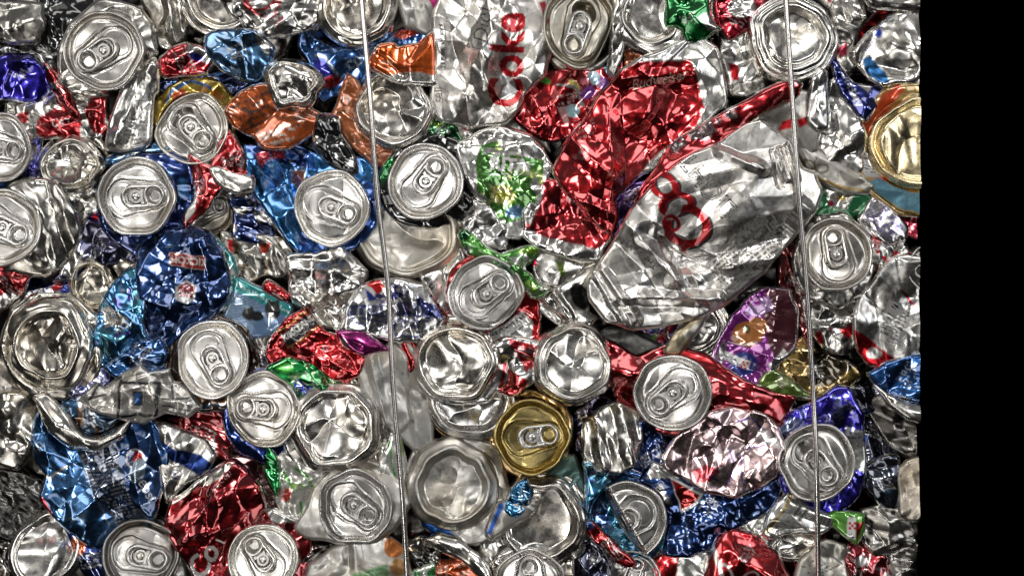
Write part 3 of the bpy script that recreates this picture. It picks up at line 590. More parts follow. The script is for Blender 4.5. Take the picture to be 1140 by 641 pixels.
can('silver can base with several concentric rings crossed by the right wire at the top', 884, 41, 18).base(53, ring=.66, dent=.13, lam=.9, depth=.16, rings=1, colr=(.82,.81,.78), wob=.04)
sh('crumpled silver can with a small red label edge at the top right', -2, [(924,6),(946,-10),(966,-10),(962,24),(950,44),(962,70),(946,82),(930,66),(936,40)], (.7,.69,.67), [('poly',[(934,56),(944,46),(944,62),(936,66)],(.45,.04,.08,.7))], 'foil', lam=15, amp=8)
sh('silver can shred cut by the top edge just right of the ringed base', -6, [(900,-10),(944,-10),(942,8),(926,12)], (.72,.7,.68), [('poly',[(912,-8),(924,-8),(922,4)],RED)], 'foil', lam=12)
sh('large bright silver can side with deep soft dents at the top right corner', 5, [(950,62),(966,40),(990,16),(1064,12),(1064,94),(1004,92),(984,96),(968,84)], (.8,.79,.77), [('poly',[(962,64),(968,60),(984,80),(988,94),(974,92),(964,80)],(.03,.12,.3)),('line',[(966,56),(978,34),(992,14)],1.2,(.03,.05,.3)),('ell',979,38,3,5,0,(.04,.08,.5))], 'base', amp=9, lam=30)
sh('dark silver can rim along the top right edge above the dented can side', 10, [(958,-10),(1064,-10),(1064,18),(1010,10),(976,10)], (.5,.49,.47), (), 'foil', lam=20, amp=5, ang=-10, aniso=2)
sh('narrow navy can with upright white letters right of the ringed base', 5, [(926,66),(934,62),(943,80),(956,96),(992,94),(1002,97),(986,108),(970,120),(965,134),(954,126),(939,108),(930,90)], (.015,.025,.2), [('text','AMERICA',947,96,12,112,(.5,.52,.6,.6),{'bold':.01}),('poly',[(955,94),(968,96),(966,104)],GREY)], lam=18, amp=5, bare=2)
sh('bright upright silver can strip right of the right wire', 12, [(899,132),(903,94),(914,78),(921,84),(921,112),(923,140),(908,146)], (.86,.86,.85), (), 'base', lam=26, amp=5, ang=90, aniso=2)
sh('hollow crumpled silver can below the ringed base between wire and gold can', 4, [(903,142),(920,132),(922,96),(932,84),(940,108),(952,128),(963,150),(960,188),(940,196),(914,180)], (.8,.79,.77), [('print',[(926,110),(940,112),(936,126),(926,126)],0,4,INK)], 'base', lam=26, amp=10)
sh('grey flat can piece marked with two joined loops beside the right wire', 5, [(884,166),(894,146),(912,164),(936,182),(962,192),(972,206),(962,215),(936,212),(902,196)], GREY, [('ring',901,182,7,4,-40,1.8,(.12,.08,.03,.4)),('ring',915,187,7,5,20,1.8,(.12,.08,.03,.4)),('line',[(905,190),(909,174)],1.8,(.12,.08,.03,.4)),('splat',8,.8,(.2,.15,.08,.6)),('line',[(910,198),(936,210),(962,213)],3,BGOLD)], 'satin', lam=30, amp=4)
can('gold can base with tan, orange and blue printed sides at the right edge', 1022, 160, 16).base(56, ring=.80, dent=.14, lam=.9, colr=(.86,.74,.48), depth=.06, tilt=(.20,.10), bends=[(250,.7,25)]).body([(956,166),(958,140),(968,118),(990,98),(1064,86),(1064,246),(1000,234),(976,217),(961,196)], (.5,.33,.12,.6), [('poly',[(962,122),(1000,96),(1008,100),(976,140),(966,150)],(.6,.36,.12,.5)),('poly',[(958,150),(984,104),(1004,92),(1008,100),(990,120),(980,150),(992,200),(980,206)],(.62,.07,.015,.6)),('poly',[(956,152),(976,150),(986,196),(966,196)],(.52,.51,.5,.4)),('print',[(957,158),(974,156),(982,190),(964,190)],-6,4,INK),('print',[(966,136),(976,120),(984,120),(970,146)],60,4,(.2,.06,.01,.3)),('poly',[(968,202),(980,196),(1000,208),(1064,222),(1064,240),(1000,230),(976,214)],(.14,.32,.42,.6)),('line',[(960,194),(976,216),(1000,233),(1064,245)],3.5,BGOLD)], dh=-16, lam=30, amp=5)
sh('green can with white and red flecks behind the plain lid below the gold can', -4, [(896,248),(908,228),(903,204),(922,204),(958,214),(974,220),(958,242),(930,246)], (.05,.30,.13,.6), [('poly',[(918,212),(936,206),(950,216),(940,234),(924,228)],GREY),('ell',924,226,4,3,0,(.4,.02,.08,.5)),('ell',936,222,5,3,0,YEL),('splat',9,.7,SILVER)], lam=17, amp=6)
sh('pale can piece with purple black bars under the gold can', 4, [(957,242),(975,217),(990,226),(1012,256),(1006,268),(986,274),(968,256)], (.7,.69,.7), [('bars',[(962,238),(976,220),(992,232),(976,252)],-65,1.8,(.08,.05,.2,.4)),('print',[(972,254),(996,236),(1008,258),(988,270)],20,5,(.15,.1,.5,.6)),('line',[(968,260),(986,273)],2,RED)], lam=22, amp=6)
sh('red can patch at the right edge below the gold can', -2, [(996,236),(1064,240),(1064,266),(1012,264)], (.5,.02,.06), [('splat',8,.6,PINK)], lam=12)
can('silver can with a slightly tilted lid right of the very large silver can', 931, 283, 18).lid(41.5, 100, sx=.94, dent=.04, colr=(.66,.64,.61), nk={'flare':1.1}).body([(886,286),(893,260),(912,240),(946,238),(970,258),(976,290),(966,320),(938,342),(914,334),(894,318)], (.6,.59,.57), [('splat',8,.6,INK)], 'foil', dh=-18, lam=18)
sh('very dark red can side left of the tilted lid', -8, [(862,276),(888,268),(892,312),(906,345),(908,392),(884,364),(868,322)], DRED, lam=24, amp=6)
sh('tangled silver foil shreds with small red marks under the tilted lid', -2, [(892,330),(922,340),(950,330),(970,322),(974,346),(960,372),(944,394),(922,390),(902,370)], (.68,.67,.65), [('poly',[(906,372),(914,366),(916,382),(910,384)],RED),('poly',[(936,366),(950,358),(952,370),(942,378)],RED),('splat',9,.6,INK)], 'foil', lam=12, amp=8)
sh('crumpled silver can with a grey numbered label and a red lower corner', 8, [(950,354),(960,330),(978,306),(1002,284),(1064,290),(1064,352),(1022,390),(996,406),(968,406),(954,386)], (.76,.76,.75), [('poly',[(974,380),(990,334),(1016,352),(1002,392)],(.5,.5,.49,.5)),('print',[(976,378),(990,344),(1010,356),(1000,388)],-28,4,INK),('text','085765',1003,346,7.5,-30,INK),('poly',[(952,366),(962,370),(1002,402),(996,408),(960,408)],RED),('ell',976,392,8,6,0,GREY),('poly',[(1000,322),(1006,324),(1020,340),(1016,342)],(.4,.02,.04))], 'foil', lam=22, amp=8)
sh('knobbly red knot on silver foil right of the tilted lid', 4, [(974,262),(1004,262),(1012,282),(1000,296),(986,312),(974,300),(966,284)], (.7,.7,.69), [('poly',[(984,296),(996,280),(1003,284),(992,302)],RED),('splat',8,.4,RED)], 'foil', lam=11, amp=7)
can('half of a small silver lid at the right edge', 1036, 298, 10).lid(26, 200, dent=.05)
sh('blue can with a white silver lower edge at the right side', 6, [(968,416),(986,406),(1010,398),(1064,380),(1064,452),(1012,444),(986,436)], (.025,.12,.38), [('splat',16,.75,(.3,.5,.8))], lam=24, amp=8)
sh('bright silver folded lip slanting below the blue can at the right edge', 12, [(976,431),(992,438),(1014,450),(1064,452),(1064,472),(1014,467),(992,452)], (.84,.84,.82), (), 'base', lam=26, amp=4)
sh('dark ribbed can side below the bright silver lip', -4, [(962,452),(984,440),(1064,468),(1064,512),(1008,506),(984,488)], (.20,.19,.18), (), 'foil', lam=24, amp=8, ang=-30, aniso=2.6)
sh('black and blue can right of the violet rimmed lid', -10, [(938,434),(976,418),(990,460),(1004,500),(978,532),(950,506)], (.02,.022,.05), [('splat',9,.75,(.08,.15,.5))], lam=16, amp=8)
sh('dark blue grey glossy can piece left of the taupe can at the lower right', 2, [(957,522),(978,512),(1000,508),(1006,530),(1004,568),(984,562),(964,546)], (.05,.06,.09), [('ell',990,545,3,3,0,(.2,.4,.7)),('splat',12,.8,(.12,.07,.03))], lam=22, amp=6)
sh('taupe scuffed can side at the lower right edge', 6, [(1002,528),(1012,512),(1064,504),(1064,582),(1004,576)], (.55,.50,.43), (), 'dull', lam=30, amp=6)
sh('grey crinkled foil can under the taupe can', 0, [(958,572),(984,562),(1064,580),(1064,625),(1004,612),(980,618),(962,600)], (.48,.47,.45), [('splat',10,.5,BLACK)], 'foil', lam=15, amp=8)
sh('crinkled dark silver can side in the bottom right corner', -4, [(990,612),(1064,600),(1064,652),(990,652)], (.36,.35,.34), (), 'foil', lam=13, amp=7)
can('violet blue can with a large opened silver lid crossed by the right wire', 909, 514, 17).lid(43, -52, opened=True, dent=.03, flap=.10, neck=(.5,.5,.52)).body([(866,508),(868,484),(880,466),(906,452),(930,434),(946,436),(962,470),(966,524),(958,552),(934,572),(906,575),(880,560)], VIO, [('poly',[(866,500),(866,476),(884,466),(896,470)],(.3,.35,.6)),('print',[(918,462),(944,440),(956,460),(930,480)],35,5,(.4,.4,.5)),('poly',[(944,476),(966,480),(968,530),(950,520)],(.45,.46,.44,.8)),('print',[(946,482),(964,482),(964,492),(946,492)],10,5,NAVY),('splat',14,.85,(.3,.35,.8))], dh=-16, lam=22, amp=7)
sh('brownish gold crumpled can behind the right wire above the violet blue can', -4, [(856,432),(862,402),(874,386),(898,374),(906,388),(922,394),(946,402),(958,414),(942,434),(920,445),(894,443)], BGOLD, [('ell',884,380,8,5,0,(.6,.22,.02,.8)),('poly',[(905,390),(960,400),(930,425),(908,430)],(.05,.035,.015))], lam=24, amp=10)
sh('olive green leaf shaped can piece below the pink and purple cat food can', 4, [(842,432),(852,414),(864,412),(884,426),(904,442),(880,442),(858,440)], OLIVE, [('splat',10,.5,(.3,.36,.1,.7))], lam=20, amp=5)
sh('pet food can printed pink and purple with a ginger cat face', 4, [(791,410),(797,384),(814,356),(830,332),(850,322),(876,322),(888,348),(884,386),(868,402),(856,420),(836,430),(808,424)], (.27,.03,.28,.7), [('poly',[(852,322),(890,322),(890,400),(862,404),(852,370)],(.09,.02,.03,.6)),('poly',[(836,334),(856,330),(862,345),(848,352),(830,350)],(.5,.32,.6,.5)),('ell',842,337,5,4,0,(.35,.03,.4,.5)),('ell',834,370,19,13,12,(.42,.15,.035,.3)),('ell',846,360,9,7,-30,(.42,.16,.04,.3)),('ell',834,366,4,4.5,0,INK),('ell',834,366,2,2.5,0,(.25,.3,.05,.2)),('ell',820,374,5,3,0,(.6,.4,.3,.2)),('line',[(812,378),(826,382),(842,380)],1,WHITE),('ell',828,404,15,15,0,(.03,.04,.25,.5)),('poly',[(801,391),(806,388),(836,401),(833,412),(801,397)],WHITE),('print',[(803,391),(824,398),(824,406),(803,397)],-20,4,NAVY),('check',829,406,8,-20,(.6,.02,.03,.2),WHITE),('poly',[(856,404),(870,386),(876,392),(858,424)],SILVER),('ring',800,404,3,20,-15,2.5,SILVER)], name='pet_food_can', lam=22, amp=6, step=1.1, bare=2.5, folds=1.6)
can('silver ringed can base under the bottom edge of the very large silver can', 772, 362, -4).base(44, ring=.66, dent=.08, rings=1, depth=.1)
sh('short tan and silver bent metal strip lying on the ringed base', 12, [(740,390),(752,370),(770,356),(786,344),(790,350),(774,370),(756,394)], (.62,.54,.38), [('poly',[(760,372),(790,344),(790,352),(766,380)],SILVER)], 'satin', name='torn_can_strip', cat='metal strip', lam=30, amp=2, depth=8)
sh('flowery purple can with red and green petals below the very large silver can', -8, [(696,364),(738,358),(764,350),(756,374),(742,392),(714,384)], (.10,.03,.22,.7), [('ell',737,376,5,7,-20,(.6,.01,.03,.7)),('ell',718,374,3,6,20,LIME),('ell',728,376,3,6,-30,LIME),('ell',744,366,4,7,-40,(.5,.02,.05,.6)),('ell',728,364,6,3,10,(.1,.3,.6,.6)),('ell',712,368,6,4,0,(.3,.05,.4,.6))], lam=16, amp=5)
sh('dark grey flat can strip left of the lid on the deep red can', 4, [(674,366),(700,365),(724,378),(748,394),(744,402),(710,404),(680,398),(670,380)], (.10,.10,.10,.9), [('splat',14,.6,(.2,.2,.2))], 'satin', lam=40, amp=4)
can('round silver can base with a curved crease across its dome near the centre', 639, 405, 18).base(47, ring=.78, dent=.16, lam=1.3, depth=.22, star=2, colr=(.82,.81,.79))
can('folded silver can end with a hollow painted black below the lower red can', 634, 332, 4).body([(598,336),(608,326),(640,308),(662,289),(670,291),(660,316),(654,342),(664,350),(656,362),(624,361),(606,352)], (.66,.65,.62), [('ell',646,330,9,16,20,(.02,.02,.02,.8))], 'base', dh=0, lam=34, amp=4, creases=[((614,322),(636,354),6,6),((602,338),(624,358),-4,5)])  # shaded hollow painted as a near-black ellipse
sh('faceted silver foil can above the folded can end', 2, [(590,282),(606,278),(640,290),(660,288),(648,306),(620,318),(600,316),(594,300)], (.78,.77,.75), [('poly',[(618,288),(628,290),(630,306),(624,308)],OLIVE),('poly',[(584,290),(596,286),(596,298),(588,300)],(.45,.02,.05))], 'foil', lam=18, amp=8)
sh('twisting lime and dark green can strip above the red edged lid', 9, [(511,264),(520,256),(540,270),(560,284),(582,276),(604,276),(596,288),(582,296),(596,310),(616,318),(600,330),(588,328),(572,306),(548,292),(522,284)], (.10,.36,.06,.8), [('splat',10,.45,(.72,.75,.7)),('splat',12,.5,(.01,.12,.05),3),('ell',592,318,8,5,-40,LIME),('ell',592,280,14,4,0,LIME)], lam=16, amp=7)
sh('pale silver leaf shaped foil left of the green printed fruit can', 6, [(508,234),(524,221),(546,230),(562,254),(564,276),(548,276),(530,264),(514,250)], (.72,.72,.72), (), 'foil', lam=14, amp=6)
sh('silver can printed with green fruit and a white word right of the black lid can', 5, [(509,162),(530,148),(558,142),(586,152),(604,170),(612,186),(604,208),(592,238),(582,264),(560,262),(542,228),(528,214),(514,190)], (.66,.66,.64,.9), [('splat',13,-.45,(.09,.28,.05,.85),0,[(538,160),(552,156),(562,170),(604,178),(604,210),(590,246),(560,250),(530,214),(530,180)]),('splat',8,.45,(.45,.55,.2,.8),3,[(538,160),(552,156),(604,178),(604,210),(590,246),(560,250),(530,214)]),('ell',560,218,15,10,-10,(.45,.45,.08,.7)),('ring',560,218,11,7,-10,1.5,(.7,.7,.4,.7)),('ell',574,238,10,7,0,(.15,.3,.5,.8)),('text','RITA',567,184,20,-3,WHITE,{'bold':.05}),('line',[(544,194),(590,194)],1,SILVER)], step=1.2, lam=22, amp=7)
sh('silver can shoulder between the wrinkled silver can and the green fruit can', -6, [(500,138),(522,136),(560,138),(576,122),(604,146),(612,172),(590,156),(540,146),(504,158)], GREY, [('line',[(554,140),(553,150)],1,INK)], 'satin', lam=30)
can('black can with a clean silver lid right of the left wire', 474, 202, 17).lid(42.5, 55, dent=.02, wob=.02, neck=(.03,.03,.03,.9)).body([(421,206),(430,182),(450,160),(484,150),(508,158),(524,182),(530,212),(516,240),(484,254),(446,246),(426,228)], (.02,.02,.02,.9), [('splat',8,.85,SILVER),('poly',[(420,190),(436,172),(440,184),(424,206)],GREEN)], dh=-16, lam=16, amp=5)
sh('narrow dark green and lime speckled can strip above the clean lid', 2, [(482,130),(492,128),(506,144),(524,168),(518,186),(500,166),(480,150)], (.01,.16,.04), [('splat',7,.55,LIME),('poly',[(508,160),(518,158),(520,170)],RED)], lam=14, amp=6)
sh('white and red can sliver with dark lines left of the green fruit can', 0, [(488,118),(506,140),(526,150),(534,170),(520,178),(500,150)], (.6,.6,.58), [('splat',8,.4,(.35,.02,.06)),('splat',7,.5,INK,4)], lam=12)
can('wide oval silver can base crossed by the left wire in the middle', 452, 262, 4).base(64, mat='satin', sy=.76, ring=.80, dent=.12, lam=.9, depth=.14, colr=(.86,.84,.79))
sh('silver crimped can corner left of the red edged lid', 2, [(468,308),(496,292),(512,262),(516,290),(506,322),(502,354),(492,352),(478,332)], (.8,.79,.77), (), 'foil', lam=20, amp=8, ang=80, aniso=1.6)
sh('softly folded bare silver can left of the left wire in the middle', 6, [(319,284),(350,284),(380,276),(396,290),(408,304),(400,324),(390,346),(378,366),(360,360),(345,346),(326,332)], (.82,.81,.79), (), 'base', lam=30, amp=11, creases=[((324,300),(380,300),7,11),((340,340),(400,318),8,10),((330,318),(372,340),-7,9)])
sh('silver can with dark blue print and a small red and blue ball', 10, [(380,368),(386,344),(400,319),(420,311),(446,311),(472,318),(484,340),(496,352),(484,370),(466,379),(440,380),(404,368)], (.78,.78,.80), [('bars',[(388,338),(478,338),(478,352),(388,352)],0,3,NAVY),('print',[(386,350),(480,350),(466,378),(400,366)],-8,6,(.03,.04,.2,.8)),('ell',417,321,11,11,0,WHITE),('poly',[(407,316),(412,311),(424,311),(428,320),(422,328),(414,320)],(.6,.02,.02)),('poly',[(406,319),(412,324),(422,332),(412,333)],(.03,.05,.4)),('poly',[(462,330),(484,340),(494,356),(474,356)],(.03,.04,.16)),('ring',440,323,8,5,-35,1.5,NAVY),('splat',10,.7,(.04,.05,.25),2)], lam=22, amp=8, step=1.3)
sh('darkish silver shreds with red marks under the bright blue lid can', -8, [(246,258),(280,262),(312,262),(326,278),(324,318),(300,306),(282,314),(258,300),(248,280)], (.52,.51,.48), [('poly',[(252,268),(262,266),(260,284),(254,280)],RED),('poly',[(288,272),(300,268),(300,280),(292,282)],(.4,.05,.03)),('splat',12,.4,(.2,.17,.13))], 'foil', lam=17, amp=9)
can('pet food can with a teal banner and two black cats above the red crumpled can', 290, 340, 4, 'pet_food_can').body([(251,352),(257,335),(264,309),(296,324),(327,341),(316,360),(296,373),(272,374),(255,364)], (.14,.24,.42,.35), [('stripes',[(252,324),(290,340),(280,372),(250,366)],10,3,.4,(.3,.4,.5,.4)),('poly',[(262,308),(328,341),(320,353),(260,324)],TEAL),('text','Ocean Whitefish & Tuna',293,332,6.6,-27,(.75,.8,.8,.2)),('ell',303,344,9,10,0,INK),('ell',299,336,2.5,4,20,INK),('ell',308,336,2.5,4,-20,INK),('ell',277,350,7,6,0,INK),('ell',286,352,7,5,0,INK),('ell',273,345,2,3,20,INK),('ell',280,345,2,3,-20,INK)], dh=0, lam=34, amp=3, step=1.0, rag=.5, bare=1)
sh('teal and grey printed can edge right of the dark blue can with shield', 1, [(230,262),(244,266),(258,284),(264,306),(256,336),(248,348),(240,330),(242,300)], (.05,.28,.28,.6), [('splat',8,.35,(.6,.5,.5,.5)),('poly',[(234,270),(250,276),(248,300),(240,310)],(.12,.22,.42,.6))], lam=15, amp=5)
sh('small red can nose poking up behind the teal banner', 6, [(292,316),(300,312),(320,328),(320,336),(308,334),(294,326)], (.55,.015,.02), [('line',[(304,326),(314,333)],2,WHITE)], lam=14, amp=4)
sh('red crumpled can with a black band and white capital letters left of the left wire', 10, [(296,394),(304,376),(322,356),(341,344),(353,360),(364,372),(386,380),(402,388),(406,400),(396,416),(382,424),(366,420),(346,402),(322,399),(300,405)], (.58,.012,.018), [('poly',[(311,372),(342,348),(356,358),(320,386)],INK),('line',[(308,370),(341,346)],1.4,(.6,.45,.15)),('text','KIRKLAND',333,364,9.2,36,WHITE,{'bold':.03}),('line',[(320,387),(357,360)],1.2,(.6,.45,.15)),('text','SS',362,388,9,-20,(.7,.5,.5,.6))], lam=14, amp=7, step=1.0)
sh('shiny magenta can tip left of the left wire', 12, [(376,368),(398,367),(412,377),(432,389),(406,394),(384,388)], MAG, [('poly',[(376,384),(382,376),(390,390),(380,392)],SILVER)], lam=20, amp=5)
sh('smooth silver can side below the two printed black cats', -4, [(254,366),(278,372),(312,364),(320,376),(300,392),(290,402),(270,390),(256,380)], (.7,.69,.67), (), 'base', lam=22, amp=7)
sh('green and blue crumpled can above the bent lid', 7, [(296,409),(322,398),(350,402),(378,424),(388,442),(362,447),(336,446),(322,436),(308,422)], GREEN, [('ell',336,428,9,6,-60,(.03,.05,.4)),('ell',346,436,5,8,0,(.03,.06,.4)),('splat',9,.5,(.4,.6,.3)),('ell',318,408,10,5,-10,(.1,.5,.08))], lam=14, amp=7)
sh('blue and silver crumpled shred behind the red can with capital letters', -4, [(262,384),(290,392),(300,408),(284,412),(268,404)], (.5,.5,.6), [('splat',10,.1,(.03,.05,.3))], lam=12)
sh('pale grey speckled curved can shell left of the left wire', 8, [(401,418),(403,400),(412,391),(440,384),(452,398),(454,440),(456,470),(442,482),(424,464),(408,442)], (.62,.62,.61,.6), [('splat',8,1.0,INK)], 'satin', lam=34, amp=4, dome=3, bare=2, creases=[((414,398),(430,470),5,8)])
sh('flat dusty grey can side behind the lower part of the left wire', 2, [(428,388),(456,376),(470,410),(480,444),(484,490),(462,502),(440,482),(434,430)], (.48,.48,.47,.55), [('splat',9,.85,INK),('line',[(450,440),(462,452),(464,478)],1.2,WHITE)], 'satin', lam=60, amp=3)
sh('narrow red can sliver right of the left wire', 6, [(448,380),(462,376),(464,396),(458,414),(448,408)], (.5,.01,.015), lam=16, amp=4)
sh('silver crumpled can with red shreds between two large bases', 8, [(546,380),(566,374),(602,382),(606,398),(592,426),(572,438),(554,436),(552,410)], (.7,.7,.69), [('poly',[(564,378),(604,386),(600,402),(586,414),(576,398)],RED),('poly',[(552,420),(566,410),(590,424),(574,440),(556,440)],RED),('print',[(560,384),(598,388),(594,400),(566,396)],-12,5,(.7,.5,.5))], lam=15, amp=7)
can('large silver can base with a deep dome and red side right of the left wire', 507, 403, 20).base(48, ring=.80, dent=.20, lam=1.2, depth=.30, sy=.94, sx=1.04, colr=(.83,.82,.79)).body([(456,392),(470,362),(510,352),(548,366),(566,392),(562,424),(540,446),(500,450),(466,432)], (.7,.69,.67), [('line',[(552,370),(564,390),(556,430)],5,RED)], dh=-20, lam=24)
can('silver crescent of a second can base below the deep domed base', 523, 446, 6).base(52, ring=.76, dent=.10, lam=1.3, sy=.88, depth=.26, star=2).body([(470,448),(480,474),(510,494),(545,496),(572,470),(578,440),(560,420),(480,420)], (.6,.36,.12), (), dh=-22)
can('red edged silver can with a nutrition label and an oval lid in the centre', 541, 327, 17).lid(42, 37, bends=[(-45,.74,62)], dent=.02, neck=(.4,.02,.02)).body([(498,322),(506,298),(530,284),(562,286),(582,304),(594,326),(600,358),(598,386),(566,388),(530,378),(506,352)], (.5,.01,.015), [('poly',[(534,376),(578,346),(592,360),(592,388),(560,392)],(.74,.74,.73,.8)),('text','Nutrition Facts',566,361,8.5,31,INK,{'bold':.03}),('line',[(556,382),(582,362)],2.5,INK),('print',[(562,386),(590,366),(592,384),(574,392)],31,4,INK)], dh=-16, lam=22, amp=5, step=1.1)
can('gold can with a gold lid and silver pull tab at the lower centre', 592, 486, 18).lid(41.5, 8, colr=(.52,.41,.17), tabm='lid', neck=(.5,.34,.12), dent=.015, nk={'amp':.02}).body([(538,506),(544,474),(566,446),(590,430),(628,442),(642,470),(640,500),(628,520),(606,536),(600,562),(594,566),(586,540),(566,532),(546,522)], (.48,.30,.09), [('splat',12,.7,(.4,.18,.04))], dh=-26, lam=18, amp=8, grow=-3, rag=.6)
sh('bright blue crinkled shred with white flecks below the gold can', 15, [(562,566),(572,546),(584,534),(592,548),(590,566),(576,576)], (.03,.22,.46), [('splat',8,.5,(.6,.8,.85))], lam=11, amp=6)
sh('flat grey triangular can piece edged blue below the gold can', 12, [(541,594),(556,560),(566,560),(600,556),(592,574),(560,592),(548,600)], GREY, [('poly',[(540,594),(556,560),(562,562),(546,594)],(.03,.1,.4))], 'satin', lam=40, amp=3)
sh('blue grey smooth can side right of the gold can', -2, [(602,532),(624,512),(640,508),(648,530),(650,552),(620,552)], (.12,.22,.22,.8), (), 'satin', lam=40, amp=4)
can('silver can base with a broad fold at the lower centre under the gold can', 602, 580, 14).base(51, ring=.76, dent=.15, lam=1.2, depth=.2, wob=.08).body([(548,606),(552,556),(590,528),(634,534),(656,568),(652,610),(630,636),(580,630)], (.66,.65,.63), (), 'base', dh=-18, lam=26)
can('plain silver can lid cut by the bottom edge in the centre', 590, 650, 16).lid(40, 90, notab=True, dent=.02).body([(548,630),(560,610),(600,604),(634,618),(640,655),(548,655)], (.66,.65,.63), (), 'base', dh=-14, lam=24)
can('grimy dark speckled can base with a blue lower side right of the left wire', 504, 541, 14).base(53, mat='dull', ring=.72, dent=.09, lam=.9, depth=.14, colr=(.60,.59,.56), wob=.07, shoulder=.3).body([(453,560),(454,526),(466,496),(520,488),(552,498),(564,540),(558,582),(540,602),(510,606),(476,592)], (.46,.45,.43), [('poly',[(446,556),(468,560),(500,590),(512,600),(480,604),(448,584)],(.03,.12,.42)),('poly',[(452,530),(474,490),(490,494),(462,540)],(.05,.08,.3)),('poly',[(460,516),(476,500),(478,506),(464,524)],RED)], 'dull', dh=-16, lam=30)
sh('bent silver tongue of metal near the bottom edge right of the left wire', 8, [(474,602),(492,596),(512,602),(534,618),(546,642),(536,644),(516,626),(490,614)], (.8,.8,.78), (), 'base', lam=30, amp=4)
sh('black and gold crinkled shred at the bottom right of the left wire', 0, [(450,602),(472,596),(488,610),(488,628),(466,632),(452,620)], (.04,.035,.03), [('splat',9,.5,(.5,.4,.2))], lam=12, amp=6)
sh('orange printed can strip at the bottom edge near the centre', 0, [(486,626),(520,620),(542,634),(540,656),(488,656)], (.62,.10,.015,.8), [('print',[(488,628),(524,626),(524,652),(488,652)],86,6,(.8,.5,.4,.5))], lam=12, amp=5)
sh('small green and white printed scrap at the bottom edge right of the left wire', 2, [(456,634),(486,626),(490,656),(456,656)], (.55,.6,.5,.7), [('splat',8,.1,(.05,.3,.08,.8))], lam=12)
sh('crushed silver can side between the grimy base and the broad folded base', -2, [(538,584),(556,570),(562,610),(556,646),(536,640),(532,610)], (.62,.61,.6), (), 'foil', lam=16, amp=7)
sh('whitish can with an orange spot and green print at the bottom edge', 8, [(342,655),(344,630),(368,612),(400,601),(430,597),(450,610),(456,655)], (.70,.70,.68,.8), [('ell',438,608,11,12,0,(.5,.16,.03,.5)),('poly',[(392,640),(432,626),(434,650),(392,650)],(.25,.42,.25,.5)),('print',[(394,640),(432,628),(432,650),(394,650)],8,5,(.08,.25,.1,.4)),('ell',444,630,9,10,0,(.45,.25,.1,.5))], 'satin', lam=26, amp=6)
can('silver can with a wavy rimmed lid on flattened pale shoulders at the lower left centre', 394, 562, 19).lid(41, -36, dent=.05, wob=.10, sy=1.04, bends=[(-95,.82,32)]).body([(330,590),(340,566),(362,528),(396,506),(430,524),(448,542),(454,562),(438,588),(414,604),(376,604),(344,600)], (.66,.66,.65,.9), (), 'satin', dh=-14, lam=44, amp=4)
can('large silver can base with a three pointed star dent left of the left wire', 373, 476, 20).base(53, ring=.74, dent=.10, lam=1.0, star=3, depth=.2, wob=.07, colr=(.83,.82,.8)).body([(316,500),(320,460),(344,430),(384,420),(416,438),(432,470),(430,506),(404,530),(360,532),(330,522)], (.66,.65,.63), (), 'base', dh=-22, lam=30)
sh('white can with green brush strokes and a red spot left of the wavy rimmed lid', 4, [(300,506),(320,498),(336,518),(362,524),(356,548),(342,566),(336,600),(320,582),(306,552)], (.72,.73,.70,.7), [('line',[(314,524),(326,546),(338,540)],3,(.08,.35,.05,.6)),('line',[(328,520),(342,530),(350,548)],3,(.08,.35,.05,.6)),('line',[(336,560),(338,590)],2.5,(.08,.35,.05,.6)),('ell',318,550,5,8,0,(.6,.08,.06,.6)),('ell',328,540,7,5,0,(.3,.5,.15,.6))], lam=20, amp=6)
sh('bright green curled can edge under the bent lid', 8, [(284,502),(298,496),(308,512),(310,536),(306,552),(296,534),(292,516)], (.015,.32,.08), lam=14, amp=7)
sh('white and green streaked can piece just left of the left wire', 4, [(420,502),(430,482),(446,486),(452,520),(450,546),(436,536),(422,524)], (.74,.74,.72,.8), [('line',[(432,490),(440,530)],3,(.08,.35,.05,.6)),('ell',446,500,3,12,0,LIME)], lam=16, amp=5)
can('dark blue can with a bent silver lid above the green edge on the left', 293, 455, 17).lid(42.5, 176, bends=[(38,.72,48),(222,.74,50)], dent=.04, neck=(.03,.08,.3), colr=(.74,.72,.69)).body([(246,452),(254,430),(286,410),(318,420),(338,446),(336,482),(312,506),(290,514),(262,502),(250,480)], (.02,.06,.30), [('text','Lio',268,484,12,-55,(.4,.35,.1,.7)),('splat',14,.7,BLUE)], dh=-16, lam=18, amp=6)
can('bright silver can lid with dark amber and blue can sides at the centre left', 237, 399, 17).lid(44, -62, sx=.93, dent=.02, colr=(.86,.85,.83), bends=[(185,.84,45)], neck=(.12,.06,.03)).body([(188,386),(200,364),(236,352),(270,366),(284,398),(278,430),(250,454),(218,458),(198,440),(188,416)], (.05,.03,.02,.9), [('line',[(200,430),(224,452),(258,446)],3,(.06,.2,.4)),('print',[(214,440),(262,436),(256,450),(220,452)],12,4,(.4,.2,.05))], dh=-14, lam=18, amp=5)
can('large grey silver can base with a twisted centre dent at the left', 52, 384, 18).base(54, ring=.66, dent=.20, lam=.75, depth=.12, star=3, colr=(.72,.69,.64), wob=.06).body([(-4,392),(6,350),(34,330),(76,330),(104,356),(110,396),(96,430),(66,446),(20,436)], (.6,.58,.54), [('poly',[(40,420),(76,404),(92,420),(68,440)],SILVER)], 'base', dh=-18, lam=26)
sh('scuffed printed can side at the left edge under the large grey base', -2, [(-12,392),(10,404),(38,436),(60,444),(44,460),(-12,446)], (.45,.43,.40), [('print',[(-8,400),(20,412),(34,438),(-8,440)],-30,6,INK)], 'dull', lam=22, amp=6)
